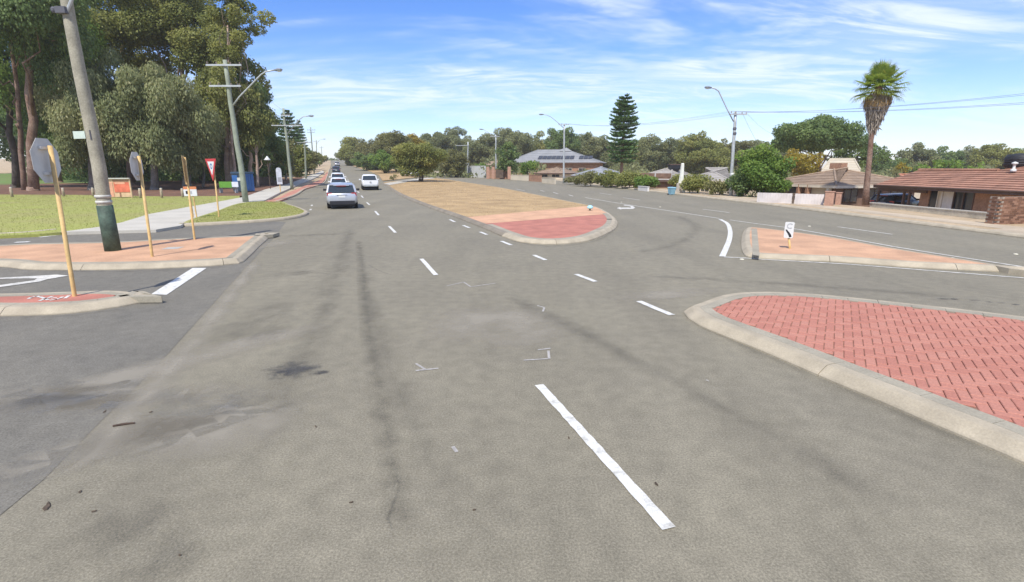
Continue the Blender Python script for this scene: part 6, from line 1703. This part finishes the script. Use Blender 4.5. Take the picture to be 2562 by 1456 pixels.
    if kind == 'ute':
        MB().box((0, -L * .31, belt + .03), (Wd * .88, L * .36, .02)).build('tray_cover', 'car_trim', root)
        MB().box((0, -L * .503, .80 * k), (Wd * .82, .03, .50)).build('tailgate', paint, root)
        MB().box((0, -L * .52, .86 * k), (.20, .03, .06)).build('handle', 'car_trim', root)
    return root
RD = R(18.6)
def on(px, py, t=None):
    p = U(px, py) if t is None else GP(px, t); return p
def fwd(p, yaw, d): return Vector((p.x - math.sin(yaw) * d, p.y + math.cos(yaw) * d, H(p.x - math.sin(yaw) * d, p.y + math.cos(yaw) * d) + .005))
p = on(858, 523); car('station_wagon', 'silver wagon driving away, nearest car on the road', fwd(p, RD * .97, 2.2), RD * .97, 'car_silver', 4.5, 1.86, 1.58, 'wagon')
p = on(849, 0, 56); car('hatchback', 'white car directly ahead of the silver wagon', fwd(p, RD, 1.6), RD, 'car_white', 4.3, 1.76, 1.50, 'wagon')
p = on(846.5, 0, 71); car('four_wheel_drive', 'white high roofed car between the white car and the dark car', fwd(p, RD, 1.6), RD, 'car_white', 4.6, 1.85, 1.80, 'suv')
p = on(842, 0, 124); car('four_wheel_drive', 'dark blue car far up the road in the left lane', fwd(p, RD, 2), RD, 'car_navy', 4.7, 1.9, 1.86, 'suv')
p = on(928, 476); car('pickup_truck', 'white pickup truck driving away in the right lane', fwd(p, RD * .96, 2.4), RD * .96, 'car_white', 5.1, 1.84, 1.74, 'ute', cat='pickup truck')
p = on(849, 0, 330); car('delivery_van', 'tiny white van at the crest of the road', fwd(p, RD, 0), RD, 'car_white', 5.0, 2.1, 2.5, 'suv', cat='van')
p = on(844, 0, 190); car('distant_car', 'silver car just ahead of the dark blue car near the crest', fwd(p, RD, 0), RD, 'car_silver', 4.5, 1.86, 1.6, 'suv')
p = GP(2240, 39.6); 
car('parked_sedan', 'dark car with a red number plate parked in the carport', Vector((XF + 2.4, HY(2246, XF + 2.4), zF + .12)), R(-64), 'car_black', 4.3, 1.78, 1.46, 'wagon', 'plate_red', 'parked car')
for px, t, yaw, kd, lb in ((957, 155, R(70), 'sedan', 'white car parked under the dark median trees'), (1026, 112, R(62), 'wagon', 'white car parked behind the trunks of the spreading tree, left one'), (1048, 116, R(66), 'sedan', 'white car parked behind the trunks of the spreading tree, right one')):
    p = GP(px, t); car('parked_car', lb, Vector((p.x, p.y, p.z + .1)), yaw, 'car_white', 4.4, 1.78, 1.5, kd, cat='parked car')

# ------------------------------------------------------------------ thin air between here and the far trees
hz = bpy.data.materials.new('haze'); hz.use_nodes = True
hn = hz.node_tree.nodes; hn.clear()
ho = hn.new('ShaderNodeOutputMaterial'); hv = hn.new('ShaderNodeVolumePrincipled')
hv.inputs['Color'].default_value = (0.95, 0.94, 0.90, 1); hv.inputs['Density'].default_value = 0.0004; hv.inputs['Anisotropy'].default_value = 0.3
hz.node_tree.links.new(hv.outputs[0], ho.inputs['Volume'])
MATS['haze'] = hz
bpy.context.view_layer.update()
HZ = 0.6 + max((o.matrix_world @ Vector(c)).z for o in C.objects if o.type == 'MESH' for c in o.bound_box)
hb_ = MB().box((0, 0, HZ / 2 - 1.5), (5600, 5600, HZ + 3.0)).build('haze', 'haze', None)
tag(hb_, 'thin pale haze in the air', None, None, 'stuff')
